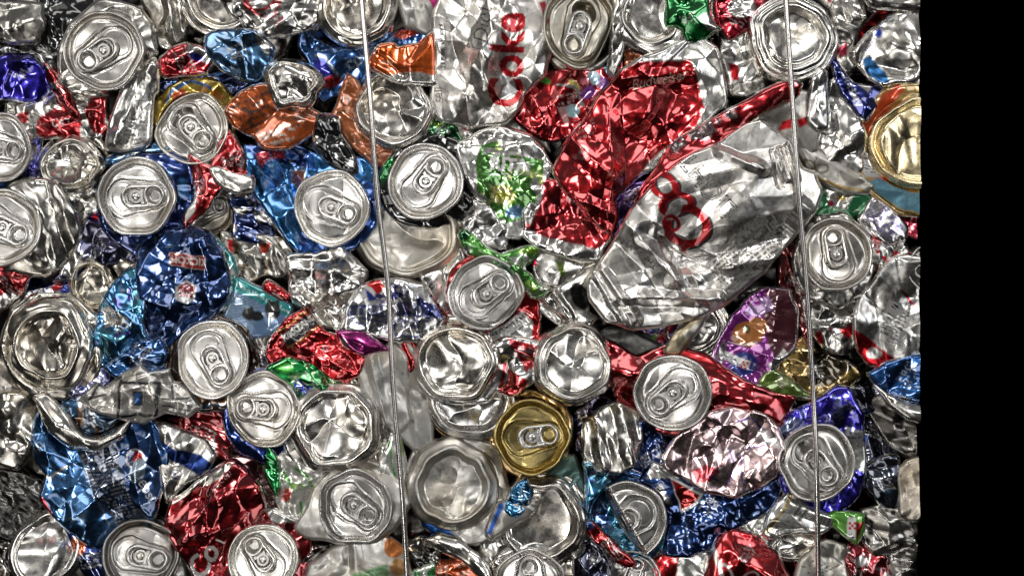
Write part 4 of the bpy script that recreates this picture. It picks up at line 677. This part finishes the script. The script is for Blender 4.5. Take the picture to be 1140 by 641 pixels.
sh('smooth dented silver can end at the left edge beside the blue can with printed facts', 5, [(-12,442),(10,438),(30,440),(40,456),(37,482),(30,508),(18,522),(-12,508)], (.66,.64,.60), (), 'base', lam=34, amp=9, roll=12)
can('blue can with printed facts, a round emblem and a folded silver neck', 112, 530, 6).body([(36,472),(46,456),(70,478),(100,496),(134,476),(158,466),(172,474),(184,500),(183,532),(172,572),(150,596),(124,609),(94,601),(68,580),(46,552),(54,530),(38,514)], (.05,.17,.40), [('poly',[(124,470),(184,470),(186,540),(160,600),(130,560),(128,520)],(.012,.05,.16)),('poly',[(86,504),(128,488),(138,524),(160,584),(136,596),(108,552)],(.015,.04,.10,.9)),('print',[(88,506),(126,490),(134,520),(96,532)],13,4,(.28,.29,.30,.7)),('print',[(100,532),(134,522),(148,560),(152,582),(134,594),(112,556)],13,4,(.28,.29,.30,.7)),('line',[(88,508),(120,584)],1,(.5,.5,.5)),('ring',150,511,9.5,9.5,0,2,(.6,.6,.62,.6)),('poly',[(147,512),(150,502),(158,508),(158,518),(150,520)],(.6,.03,.03)),('text','pepsi',163,541,17,-62,(.55,.58,.62,.6),{'bold':.01}),('ell',154,524,8,12,-20,(.6,.75,.9)),('poly',[(42,548),(52,552),(62,572),(56,574)],(.6,.03,.05)),('splat',14,.75,(.35,.55,.8),1,[(36,470),(90,500),(120,600),(40,600)]),('text','60',44,498,14,60,(.5,.6,.7)),('line',[(40,520),(56,530),(76,520)],2,(.6,.5,.35))], dh=0, lam=22, amp=9, step=1.1).body([(41,444),(58,438),(70,452),(90,478),(114,486),(142,466),(134,488),(106,500),(80,497),(60,482),(48,464)], (.78,.77,.74), (), 'base', name='neck', dh=10, lam=30, amp=5, depth=16)
sh('grey white strip of big block letters outlined in black above the blue can with facts', 12, [(90,447),(111,426),(119,431),(136,416),(158,407),(166,415),(187,411),(191,424),(207,431),(221,452),(206,463),(181,458),(160,470),(128,464),(106,457)], (.60,.59,.57,.8), [('line',[(98,444),(112,428),(136,418),(134,460)],3.4,INK),('line',[(144,424),(178,426),(176,462),(132,463),(136,424),(144,424)],4,INK),('poly',[(149,434),(162,435),(161,453),(149,452)],INK),('poly',[(151,437),(159,437),(158,450),(152,450)],(.03,.12,.35)),('line',[(180,430),(178,458)],2.4,INK),('line',[(182,444),(212,442)],2,INK),('line',[(184,452),(214,456)],2,INK),('line',[(192,426),(194,442)],2,INK)], 'sheen', lam=18, amp=7, folds=1.5, rnd=0, dome=1, step=1.1)
sh('dark teal blue can side with amber flecks under the strip of block letters', 0, [(66,446),(96,440),(104,456),(134,464),(120,476),(98,484),(80,470)], (.02,.07,.15), [('splat',9,.55,(.4,.2,.08)),('line',[(70,450),(92,480)],2,(.2,.4,.5)),('poly',[(86,442),(98,436),(102,450),(92,456)],SILVER)], lam=16, amp=5)
sh('glittering cyan and blue crumpled can right of the large grey base', 9, [(104,376),(109,346),(124,316),(140,303),(155,300),(160,330),(160,360),(166,374),(150,378),(146,396),(126,412),(106,404)], (.04,.20,.44), [('splat',15,.1,(.10,.42,.6)),('splat',12,.45,(.06,.06,.35),2),('poly',[(112,344),(124,342),(140,352),(138,362),(116,366)],GREY),('splat',9,.8,(.6,.6,.75),5)], lam=18, amp=9)
sh('deep blue oval can fold left of the amber sided lid', 11, [(116,408),(134,394),(158,382),(176,376),(184,394),(178,412),(152,416),(130,420)], (.02,.10,.30), [('splat',12,.75,(.1,.4,.6))], lam=18, amp=7, ang=25, aniso=1.8)
sh('violet and silver crinkle right below the large grey base', 4, [(72,432),(92,410),(104,396),(118,412),(124,424),(100,438),(80,444)], (.35,.36,.60), [('splat',10,.1,(.05,.07,.3)),('splat',10,.5,SILVER,4)], lam=13, amp=7)
sh('blue silver and red scraps above the large grey base', -6, [(14,346),(30,322),(60,316),(84,318),(84,340),(66,344),(40,338),(20,360)], (.5,.5,.52), [('splat',12,-.05,(.03,.07,.35)),('poly',[(56,318),(68,314),(68,322),(58,324)],RED)], lam=13, amp=6)
can('tilted brownish silver can base between the large grey base and the glittering blue can', 101, 318, 0).base(33, ring=.74, dent=.20, lam=1.0, sx=.86, rot=30, colr=(.66,.62,.54)).body([(72,338),(76,310),(94,292),(130,288),(152,296),(130,316),(112,340),(92,348)], (.6,.57,.51), (), 'base', dh=-8, lam=26)
can('dark blue can with a red box of upside down letters and a shield emblem', 205, 312, 8).body([(154,304),(158,276),(180,259),(214,252),(234,260),(250,288),(254,324),(242,346),(226,364),(202,370),(186,388),(166,376),(158,342)], (.015,.055,.20), [('poly',[(189,281),(230,286),(229,300),(189,296)],(.40,.05,.05,.5)),('line',[(190,282),(230,287),(229,300),(190,296),(190,282)],1,(.5,.45,.45,.4)),('text','KICKOFF',210,290,10.5,174,(.7,.65,.62,.3),{'bold':.03}),('poly',[(197,320),(208,312),(219,318),(216,334),(206,340),(196,333)],(.55,.55,.55,.4)),('poly',[(199,320),(208,315),(217,320),(214,326),(200,325)],(.25,.03,.05,.4)),('text','NFL',207,327,9.5,172,(.25,.02,.03,.4),{'bold':.04}),('splat',11,.95,(.4,.6,.9))], dh=0, lam=20, amp=7, step=1.0, dome=10)
sh('navy can side with painted white glare left of the dark blue can', -4, [(60,314),(74,284),(84,262),(102,244),(130,262),(152,278),(170,276),(150,292),(112,298),(90,310)], (.06,.06,.13), [('poly',[(64,302),(72,282),(92,278),(94,292),(78,312)],SILVER),('splat',14,.8,(.3,.3,.4))], lam=18, amp=7)  # glare painted on as a silver patch
sh('red and silver torn can at the left edge above the large grey base', 0, [(-12,296),(18,299),(32,308),(24,326),(10,338),(-12,350)], RED, [('poly',[(-12,334),(14,326),(24,332),(-12,356)],SILVER),('splat',10,.8,INK)], lam=15, amp=6)
sh('silver can side with a navy stripe right of the blue can with facts', 4, [(170,468),(186,470),(208,480),(228,492),(238,508),(230,524),(206,536),(186,562),(180,520)], (.74,.73,.71), [('poly',[(178,486),(196,500),(222,506),(240,516),(224,528),(196,516),(178,502)],(.02,.04,.16)),('print',[(184,520),(204,524),(196,540),(186,546)],-20,4,NAVY)], 'foil', lam=24, amp=8)
sh('dark red can under the amber sided lid', -2, [(188,468),(208,458),(246,452),(252,476),(256,512),(236,506),(214,484)], (.26,.010,.014), [('poly',[(232,496),(240,486),(242,510)],SILVER)], lam=18, amp=7)
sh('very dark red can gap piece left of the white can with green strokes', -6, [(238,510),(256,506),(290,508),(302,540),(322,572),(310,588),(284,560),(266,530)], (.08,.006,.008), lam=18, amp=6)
sh('big wrinkled dark red can with white script letters at the bottom left', 8, [(184,582),(190,560),(214,541),(238,524),(260,514),(274,528),(290,544),(296,566),(284,582),(266,602),(258,655),(222,655),(208,626),(194,602)], (.34,.010,.016), [('poly',[(190,562),(214,540),(244,520),(260,514),(258,520),(234,538),(212,548),(196,560)],(.75,.72,.66)),('text','Coca-Cola',243,538,9,44,(.75,.6,.6,.6),{'shear':.3}),('poly',[(204,606),(226,596),(244,606),(232,650),(216,640)],(.6,.02,.03)),('text','Co',227,624,32,58,(.72,.7,.68,.6),{'shear':.2,'bold':.03}),('line',[(240,600),(250,604),(248,616)],2.5,WHITE)], lam=20, amp=8, step=1.1, ang=40, aniso=1.5)
can('smooth shiny silver can base at the lower left corner', 50, 612, 12).base(46, ring=.80, dent=.22, lam=1.1, sx=.84, rot=-30, depth=.14)
sh('navy can with an orange patch left of the dim lid at the bottom left', 4, [(70,586),(92,600),(114,610),(118,655),(104,655),(88,628)], DBLUE, [('ell',88,606,7,11,20,(.6,.13,.03,.8))], lam=18, amp=5)
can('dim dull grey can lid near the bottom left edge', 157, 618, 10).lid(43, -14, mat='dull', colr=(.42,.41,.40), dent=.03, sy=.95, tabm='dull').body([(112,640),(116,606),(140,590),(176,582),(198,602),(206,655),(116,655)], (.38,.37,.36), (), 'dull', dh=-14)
sh('dark foil can at the left edge above the smooth shiny base', -4, [(-12,522),(18,526),(44,536),(50,556),(34,574),(18,604),(-12,594)], (.10,.10,.10), [('splat',12,.6,(.4,.4,.4))], 'foil', lam=16, amp=7)
sh('brown black can side in the bottom left corner', -12, [(-12,590),(18,596),(16,655),(-12,655)], (.06,.05,.04), lam=18)
can('silver can with a stamped eight sided lid and dark red sides', 293, 622, 16).lid(39.5, 126, dent=.02, neck=(.2,.01,.015), colr=(.78,.77,.74), bends=[(88,.86,25),(45,.86,25)]).body([(248,610),(262,580),(296,566),(330,586),(346,600),(346,655),(248,655)], (.30,.010,.015), [('poly',[(288,562),(314,566),(330,582),(300,584)],GREY),('splat',10,.75,SILVER)], dh=-16, lam=16)
sh('black red and silver crinkle between the stamped lid and the whitish can', 0, [(326,596),(350,600),(372,606),(350,622),(338,644),(328,630)], (.05,.02,.02), [('splat',8,.4,SILVER)], lam=11, amp=6)
sh('pale pink metallic crumpled can with purple lines below the deep red can', 16, [(741,507),(752,491),(774,476),(790,462),(820,456),(848,464),(866,478),(870,500),(863,526),(850,541),(820,550),(790,546),(764,531),(745,520)], PINK, [('poly',[(770,524),(786,516),(800,524),(792,536),(776,538)],(.6,.08,.10)),('line',[(812,500),(816,520),(812,540)],1.6,(.15,.05,.4)),('line',[(824,506),(826,536)],1.8,(.12,.06,.45)),('line',[(820,468),(836,464),(850,478)],2,(.12,.06,.4)),('line',[(800,482),(806,510),(796,524)],1.4,(.5,.08,.15)),('line',[(832,500),(850,494)],1.4,(.15,.08,.4)),('line',[(790,530),(800,534)],2,(.1,.1,.5)),('poly',[(836,470),(862,484),(868,500),(850,492)],(.85,.8,.82))], lam=24, amp=10, ang=70, aniso=1.3, bare=2, step=1.2)
can('deep red can with a silver lid and pull tab at the centre right', 749, 437, 19).lid(43.5, 221, dent=.02, neck=(.4,.01,.015)).body([(676,378),(696,386),(714,396),(750,384),(788,398),(812,414),(842,428),(884,442),(878,462),(866,478),(830,460),(800,466),(772,486),(730,482),(700,466),(688,440),(682,410)], (.36,.010,.016), [('splat',16,.95,(.6,.2,.2))], dh=-18, lam=26, amp=8)
can('silver can side with a sharp upright fold left of the half folded lid', 682, 486, 8).body([(650,508),(652,474),(668,456),(690,446),(708,462),(716,484),(706,514),(688,524),(668,524)], (.76,.75,.72), (), 'base', dh=0, lam=30, amp=6, creases=[((690,450),(706,516),10,12),((662,464),(672,520),8,9)])
sh('black and purple can gap piece below the creased round base', -8, [(636,456),(664,440),(690,446),(664,470),(652,510),(640,500)], (.03,.02,.06), [('ell',662,458,5,4,0,(.3,.1,.5))], lam=14)
sh('navy blue crumpled can below the deep red lid can', 3, [(696,476),(714,464),(736,484),(750,508),(762,522),(750,540),(722,530),(700,520)], (.015,.045,.19), [('splat',12,.9,(.2,.3,.6))], lam=17, amp=7)
can('cyan and navy can with its lid folded in half at the lower centre right', 698, 579, 18).lid(44, 215, bends=[(210,.02,78)], dent=.02, notab=False, neck=None).body([(650,516),(668,522),(694,526),(720,536),(742,562),(742,602),(722,626),(696,632),(672,606),(652,582),(656,548)], (.03,.22,.38), [('splat',14,.3,(.02,.08,.28)),('splat',10,.75,(.4,.7,.8),3),('poly',[(690,520),(730,520),(742,560),(700,545)],(.04,.14,.4))], dh=-14, lam=18, amp=7)
sh('navy can with a red wedge emblem edged white at the lower right', 8, [(712,536),(728,514),(746,520),(762,530),(784,544),(800,552),(832,550),(862,530),(870,546),(856,570),(830,580),(806,592),(790,610),(766,619),(740,617),(744,580),(736,552)], (.015,.055,.22), [('splat',13,.85,(.25,.42,.75)),('poly',[(720,534),(730,516),(744,520),(756,534),(744,534)],GREY),('poly',[(730,546),(744,536),(754,566),(742,562)],SILVER),('poly',[(738,540),(748,534),(758,568),(752,568)],(.03,.08,.3)),('poly',[(746,532),(783,548),(776,562),(761,573)],WHITE),('poly',[(748,536),(779,550),(773,560),(762,569)],(.62,.02,.02)),('line',[(763,574),(768,604)],1,(.3,.45,.7))], lam=18, amp=7, step=1.2)
sh('red and silver striped can cut by the bottom edge under the half folded lid', 2, [(720,655),(734,618),(756,616),(786,608),(800,655)], (.5,.012,.018), [('poly',[(756,612),(790,604),(786,655),(750,655)],(.6,.6,.58,.8)),('splat',8,.9,INK)], lam=20, amp=4)
sh('red rounded can with white script lines at the bottom edge on the right', 11, [(782,655),(790,622),(800,598),(816,587),(840,598),(864,616),(884,655)], (.48,.012,.018), [('line',[(792,606),(800,628),(812,655)],4,(.7,.66,.62,.6)),('ring',808,636,7,10,20,2.5,(.7,.66,.62,.6)),('ring',836,640,8,5,10,2,(.7,.5,.48,.6))], lam=26, amp=6, dome=14)
sh('silver can side with bar lines and a gold stripe below the violet blue lid can', 9, [(850,594),(858,570),(878,546),(904,566),(932,574),(926,586),(906,596),(880,592),(860,600)], (.66,.66,.63,.9), [('line',[(855,590),(882,548)],3,(.62,.45,.16)),('bars',[(886,560),(902,568),(890,580),(878,572)],-38,2,INK),('print',[(862,586),(876,572),(896,586),(880,592),(862,596)],18,3.6,INK),('bars',[(908,572),(926,578),(920,588),(904,586)],-20,2.4,INK)], lam=30, amp=4, step=1.1)
can('small folded silver can end under the bar lined can side', 886, 606, 4).base(34, ring=.72, sy=.62, dent=.2, lam=1.0, rot=10)
sh('silver can side marked with a thin black triangle at the bottom edge', 7, [(884,655),(890,624),(914,602),(940,610),(946,655)], (.62,.62,.6,.9), [('line',[(916,608),(938,628),(908,640),(916,608)],1.4,INK),('print',[(892,628),(910,618),(930,634),(902,648)],15,4,INK)], 'satin', lam=30, amp=5)
sh('bright green label piece with a tiny red and white checked square', 8, [(920,576),(934,568),(960,574),(962,590),(953,604),(938,592)], (.14,.42,.06,.6), [('poly',[(943,577),(953,577),(953,600),(944,598)],WHITE),('check',948,584,8,0,(.6,.03,.05,.2),WHITE),('print',[(944,590),(952,590),(952,599),(945,597)],0,3,NAVY),('poly',[(954,582),(962,582),(954,602)],(.5,.03,.03))], lam=26, amp=3, step=.9)
sh('dark red foil can at the bottom edge right of the triangle marked side', 0, [(938,618),(950,604),(968,612),(986,618),(988,655),(936,655)], (.28,.012,.02), [('ell',956,624,7,5,0,GREY),('splat',9,.6,SILVER)], lam=13, amp=6)
sh('grey silver foil scraps between the red rounded can and the navy can', 1, [(800,592),(828,578),(846,572),(862,564),(852,594),(872,620),(846,602),(820,592)], (.66,.66,.64), (), 'foil', lam=16, amp=6)
sh('black navy crinkled can left of the small crumpled lid at the bottom', -4, [(632,604),(650,574),(670,596),(690,630),(692,655),(624,655)], (.025,.03,.07), [('splat',9,.75,(.4,.4,.5))], lam=14, amp=7)
sh('narrow red and blue can ribbon left of the half folded lid', 8, [(650,586),(662,580),(676,596),(694,612),(708,626),(700,634),(680,620),(664,604)], (.5,.012,.018), [('poly',[(648,580),(660,576),(662,586),(652,590)],(.03,.08,.3))], lam=14, amp=5)
can('small crumpled silver lid at the bottom edge left of the red striped can', 704, 640, 6).lid(28, 70, dent=.16, sx=1.1, bends=[(200,.5,40)])

# ---------------------------------------------------------------- cans lying deeper in the bale, showing only through the gaps
rng = random.Random(5)
gx = [(x + (r % 2) * 34, y) for r, y in enumerate(range(-20, 680, 64)) for x in range(-20, 1030, 70)]
pal = [(.32, .31, .30), (.24, .23, .22), (.18, .17, .16), (.14, .13, .13), (.02, .05, .16), (.2, .012, .016)]  # can colours darkened to paint the deep shade in the gaps
protos = []
for k in range(9):
    a0 = rng.random() * 6; n = 11
    pl = [((50 + rng.uniform(-9, 7)) * math.cos(a0 + 2 * math.pi * i / n), (44 + rng.uniform(-9, 7)) * math.sin(a0 + 2 * math.pi * i / n)) for i in range(n)]
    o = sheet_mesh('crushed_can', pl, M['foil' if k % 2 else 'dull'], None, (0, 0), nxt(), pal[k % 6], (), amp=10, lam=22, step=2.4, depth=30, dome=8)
    protos.append(o)
for i, (x, y) in enumerate(gx):
    p = protos[i % 9] if i < 9 else protos[rng.randrange(9)]
    o = p if i < 9 else p.copy()
    if i >= 9: COL.objects.link(o)
    o.location = world_at(x + rng.uniform(-14, 14), y + rng.uniform(-12, 12), -62 + rng.uniform(-10, 6)); o.rotation_euler = (0, rng.uniform(-3.1, 3.1), 0)
    o['label'] = 'crushed can darkened for shade deep in the bale seen only through the gaps'; o['category'] = 'can'; o['group'] = 'crushed cans deep inside the bale'

# ---------------------------------------------------------------- baling wires
def wire(label, pts, r=3.0):
    P = []
    n = len(pts)
    for k in range(n - 1):
        p0, p1, p2, p3 = (np.array(pts[max(0, min(n - 1, k + j))], float) for j in (-1, 0, 1, 2))
        for s in range(24):
            t = s / 24; P.append(.5 * (2 * p1 + (p2 - p0) * t + (2 * p0 - 5 * p1 + 4 * p2 - p3) * t * t + (3 * p1 - p0 - 3 * p2 + p3) * t ** 3))
    P.append(np.array(pts[-1], float)); P = np.array(P)
    W = []
    for (x, y, h) in P:
        h += 6; k = (D - h) / D; W.append((CX + (x - CX) * k, CY + (y - CY) * k, h))
    W = np.array(W); na = 16; V = []
    for (x, y, h) in W:
        for j in range(na):
            a = 2 * math.pi * j / na; V.append((x + r * math.cos(a), y, h + r * math.sin(a)))
    m = len(W); i = np.arange(m - 1)[:, None] * na + np.arange(na)[None]; j = np.arange(m - 1)[:, None] * na + (np.arange(na)[None] + 1) % na
    q = np.stack([i, j, j + na, i + na], -1).reshape(-1, 4)
    V = np.array(V); mid = W[m // 2]; V = V - np.array([mid[0], mid[1], 0])
    o = link_mesh('baling_wire', V, [q], M['wire'], None, np.tile(rgba((.62, .60, .58)), (len(V), 1)))
    o.location = Vector(((mid[0] - CX) * S, 0, Z0 - (mid[1] - CY) * S)); o['label'] = label; o['category'] = 'wire'
M['wire'] = make_mat('galvanised_wire', .22, .06, .12, .0)
wire('left one of the two steel baling wires running from top to bottom', [(401,-30,31),(402.5,0,31),(412,110,35),(420,220,33),(432,320,31),(437.5,430,35),(447,540,35),(452,620,31),(454,680,31)])
wire('right of the two steel baling wires, passing over the base with concentric rings', [(874,-30,37),(875,0,37),(882,110,35),(889.5,220,35),(898,320,31),(905,430,29),(909,520,35),(911,640,27),(912,680,27)])

# ---------------------------------------------------------------- the setting: dark backing for deep shade, and an added black panel beside the bale
def box(name, x0, x1, y0, y1, h0, h1, m):
    V = np.array([(x, y, h) for h in (h0, h1) for y in (y0, y1) for x in (x0, x1)], float)
    F = np.array([(0, 1, 3, 2), (4, 6, 7, 5), (0, 4, 5, 1), (2, 3, 7, 6), (0, 2, 6, 4), (1, 5, 7, 3)])
    o = link_mesh(name, V, [F], m, None, smooth=False); o.location = (-CX * S, 0, Z0 + CY * S); o['kind'] = 'structure'; return o
def plain(name, col, rough):
    m = bpy.data.materials.new(name); m.use_nodes = True; b = m.node_tree.nodes['Principled BSDF']
    b.inputs['Base Color'].default_value = (*col, 1); b.inputs['Roughness'].default_value = rough; b.inputs['Specular IOR Level'].default_value = 0.0; return m
box('gap_shade_backing', -60, 1060, -60, 700, -150, -96, plain('gap_shade_dark', (.012, .011, .010), .9))  # dark sheet behind the cans stands in for the shade in the gaps
WE = CX + (1024 - CX) * (D - 12) / D
box('added_black_panel', WE, WE + 420, -200, 850, -150, 8, plain('added_black_panel', (0, 0, 0), 1))  # made-up black panel filling the empty strip right of the bale

# cans reaching past the right end are cut flat at the added black panel
bpy.context.view_layer.update()
XW = (WE - CX) * S - .0002
for o in list(COL.objects):
    if o.type != 'MESH' or o.get('kind') == 'structure': continue
    if max((o.matrix_world @ Vector(c)).x for c in o.bound_box) <= XW: continue
    if min((o.matrix_world @ Vector(c)).x for c in o.bound_box) >= XW:
        if not o.children: bpy.data.objects.remove(o)
        continue
    if o.data.users > 1: o.data = o.data.copy()
    bm = bmesh.new(); bm.from_mesh(o.data); inv = o.matrix_world.inverted()
    co = inv @ Vector((XW, 0, 0)); no = (inv.to_3x3() @ Vector((1, 0, 0))).normalized()
    bmesh.ops.bisect_plane(bm, geom=bm.verts[:] + bm.edges[:] + bm.faces[:], plane_co=co, plane_no=no, clear_outer=True)
    bm.to_mesh(o.data); bm.free()

# ---------------------------------------------------------------- camera, area lamps added for reflections in the metal, world
cd = bpy.data.cameras.new('camera'); cam = bpy.data.objects.new('camera', cd); COL.objects.link(cam)
cam.location = (0, -D * S, Z0); cam.rotation_euler = (math.radians(90), 0, 0)
cd.sensor_width = 36; cd.lens = 36 * D / 1140; cd.clip_start = .05; cd.clip_end = 100
SC.camera = cam
def area(name, loc, target, w, h, power, col=(1, 1, 1)):
    l = bpy.data.lights.new(name, 'AREA'); l.shape = 'RECTANGLE'; l.size = w; l.size_y = h; l.energy = power; l.color = col
    o = bpy.data.objects.new(name, l); COL.objects.link(o); o.location = loc
    o.rotation_euler = (Vector(target) - Vector(loc)).to_track_quat('-Z', 'Y').to_euler(); return o
area('softbox_left', (-1.7, -1.5, 1.75), (0, 0, Z0), .8, 1.05, 9.5, (1, .97, .925))  # unseen softbox added for highlights from the left
area('softbox_right', (1.7, -1.7, 1.5), (0, 0, Z0), .6, 1.3, 7.5, (.95, .97, 1))  # second unseen softbox, added on the right
area('softbox_above', (0.1, -1.0, 2.6), (0, 0, Z0), 1.5, .5, 9, (1, .98, .94))  # unseen overhead softbox added for the metal to reflect
area('low_light', (-.4, -1.5, -.1), (0, 0, Z0), 1.0, .4, 3, (1, .97, .93))
area('lamp_above_camera', (-.5, -2.0, 1.5), (0, 0, Z0), .42, .42, 7.2, (1, .98, .94))  # small hot lamp added to whiten highlights on lids and inks
area('lamp_at_right', (.9, -1.8, 1.55), (0, 0, Z0), .22, .3, 5, (1, .98, .94))  # another small hot lamp added for white highlights
area('lamp_below_left', (-.8, -1.7, .5), (0, 0, Z0), .22, .22, 3, (1, .97, .925))  # low small hot lamp, also added for highlights
w = bpy.data.worlds.new('World'); SC.world = w; w.use_nodes = True
nt = w.node_tree; bg = nt.nodes['Background']
tc = nt.nodes.new('ShaderNodeTexCoord'); sp = nt.nodes.new('ShaderNodeSeparateXYZ'); rp = nt.nodes.new('ShaderNodeValToRGB')
mp = nt.nodes.new('ShaderNodeMapRange'); mp.inputs[1].default_value = -1; mp.inputs[2].default_value = 1
nt.links.new(tc.outputs['Generated'], sp.inputs[0]); nt.links.new(sp.outputs['Z'], mp.inputs[0]); nt.links.new(mp.outputs[0], rp.inputs[0])
rp.color_ramp.elements[0].color = (.02, .019, .018, 1); rp.color_ramp.elements[1].color = (.35, .35, .35, 1)
e = rp.color_ramp.elements.new(.45); e.color = (.05, .049, .047, 1)
e = rp.color_ramp.elements.new(.62); e.color = (.17, .17, .17, 1)
nt.links.new(rp.outputs[0], bg.inputs[0]); bg.inputs[1].default_value = .36
SC.view_settings.view_transform = 'Standard'; SC.view_settings.look = 'None'; SC.view_settings.exposure = 0; SC.view_settings.gamma = 1
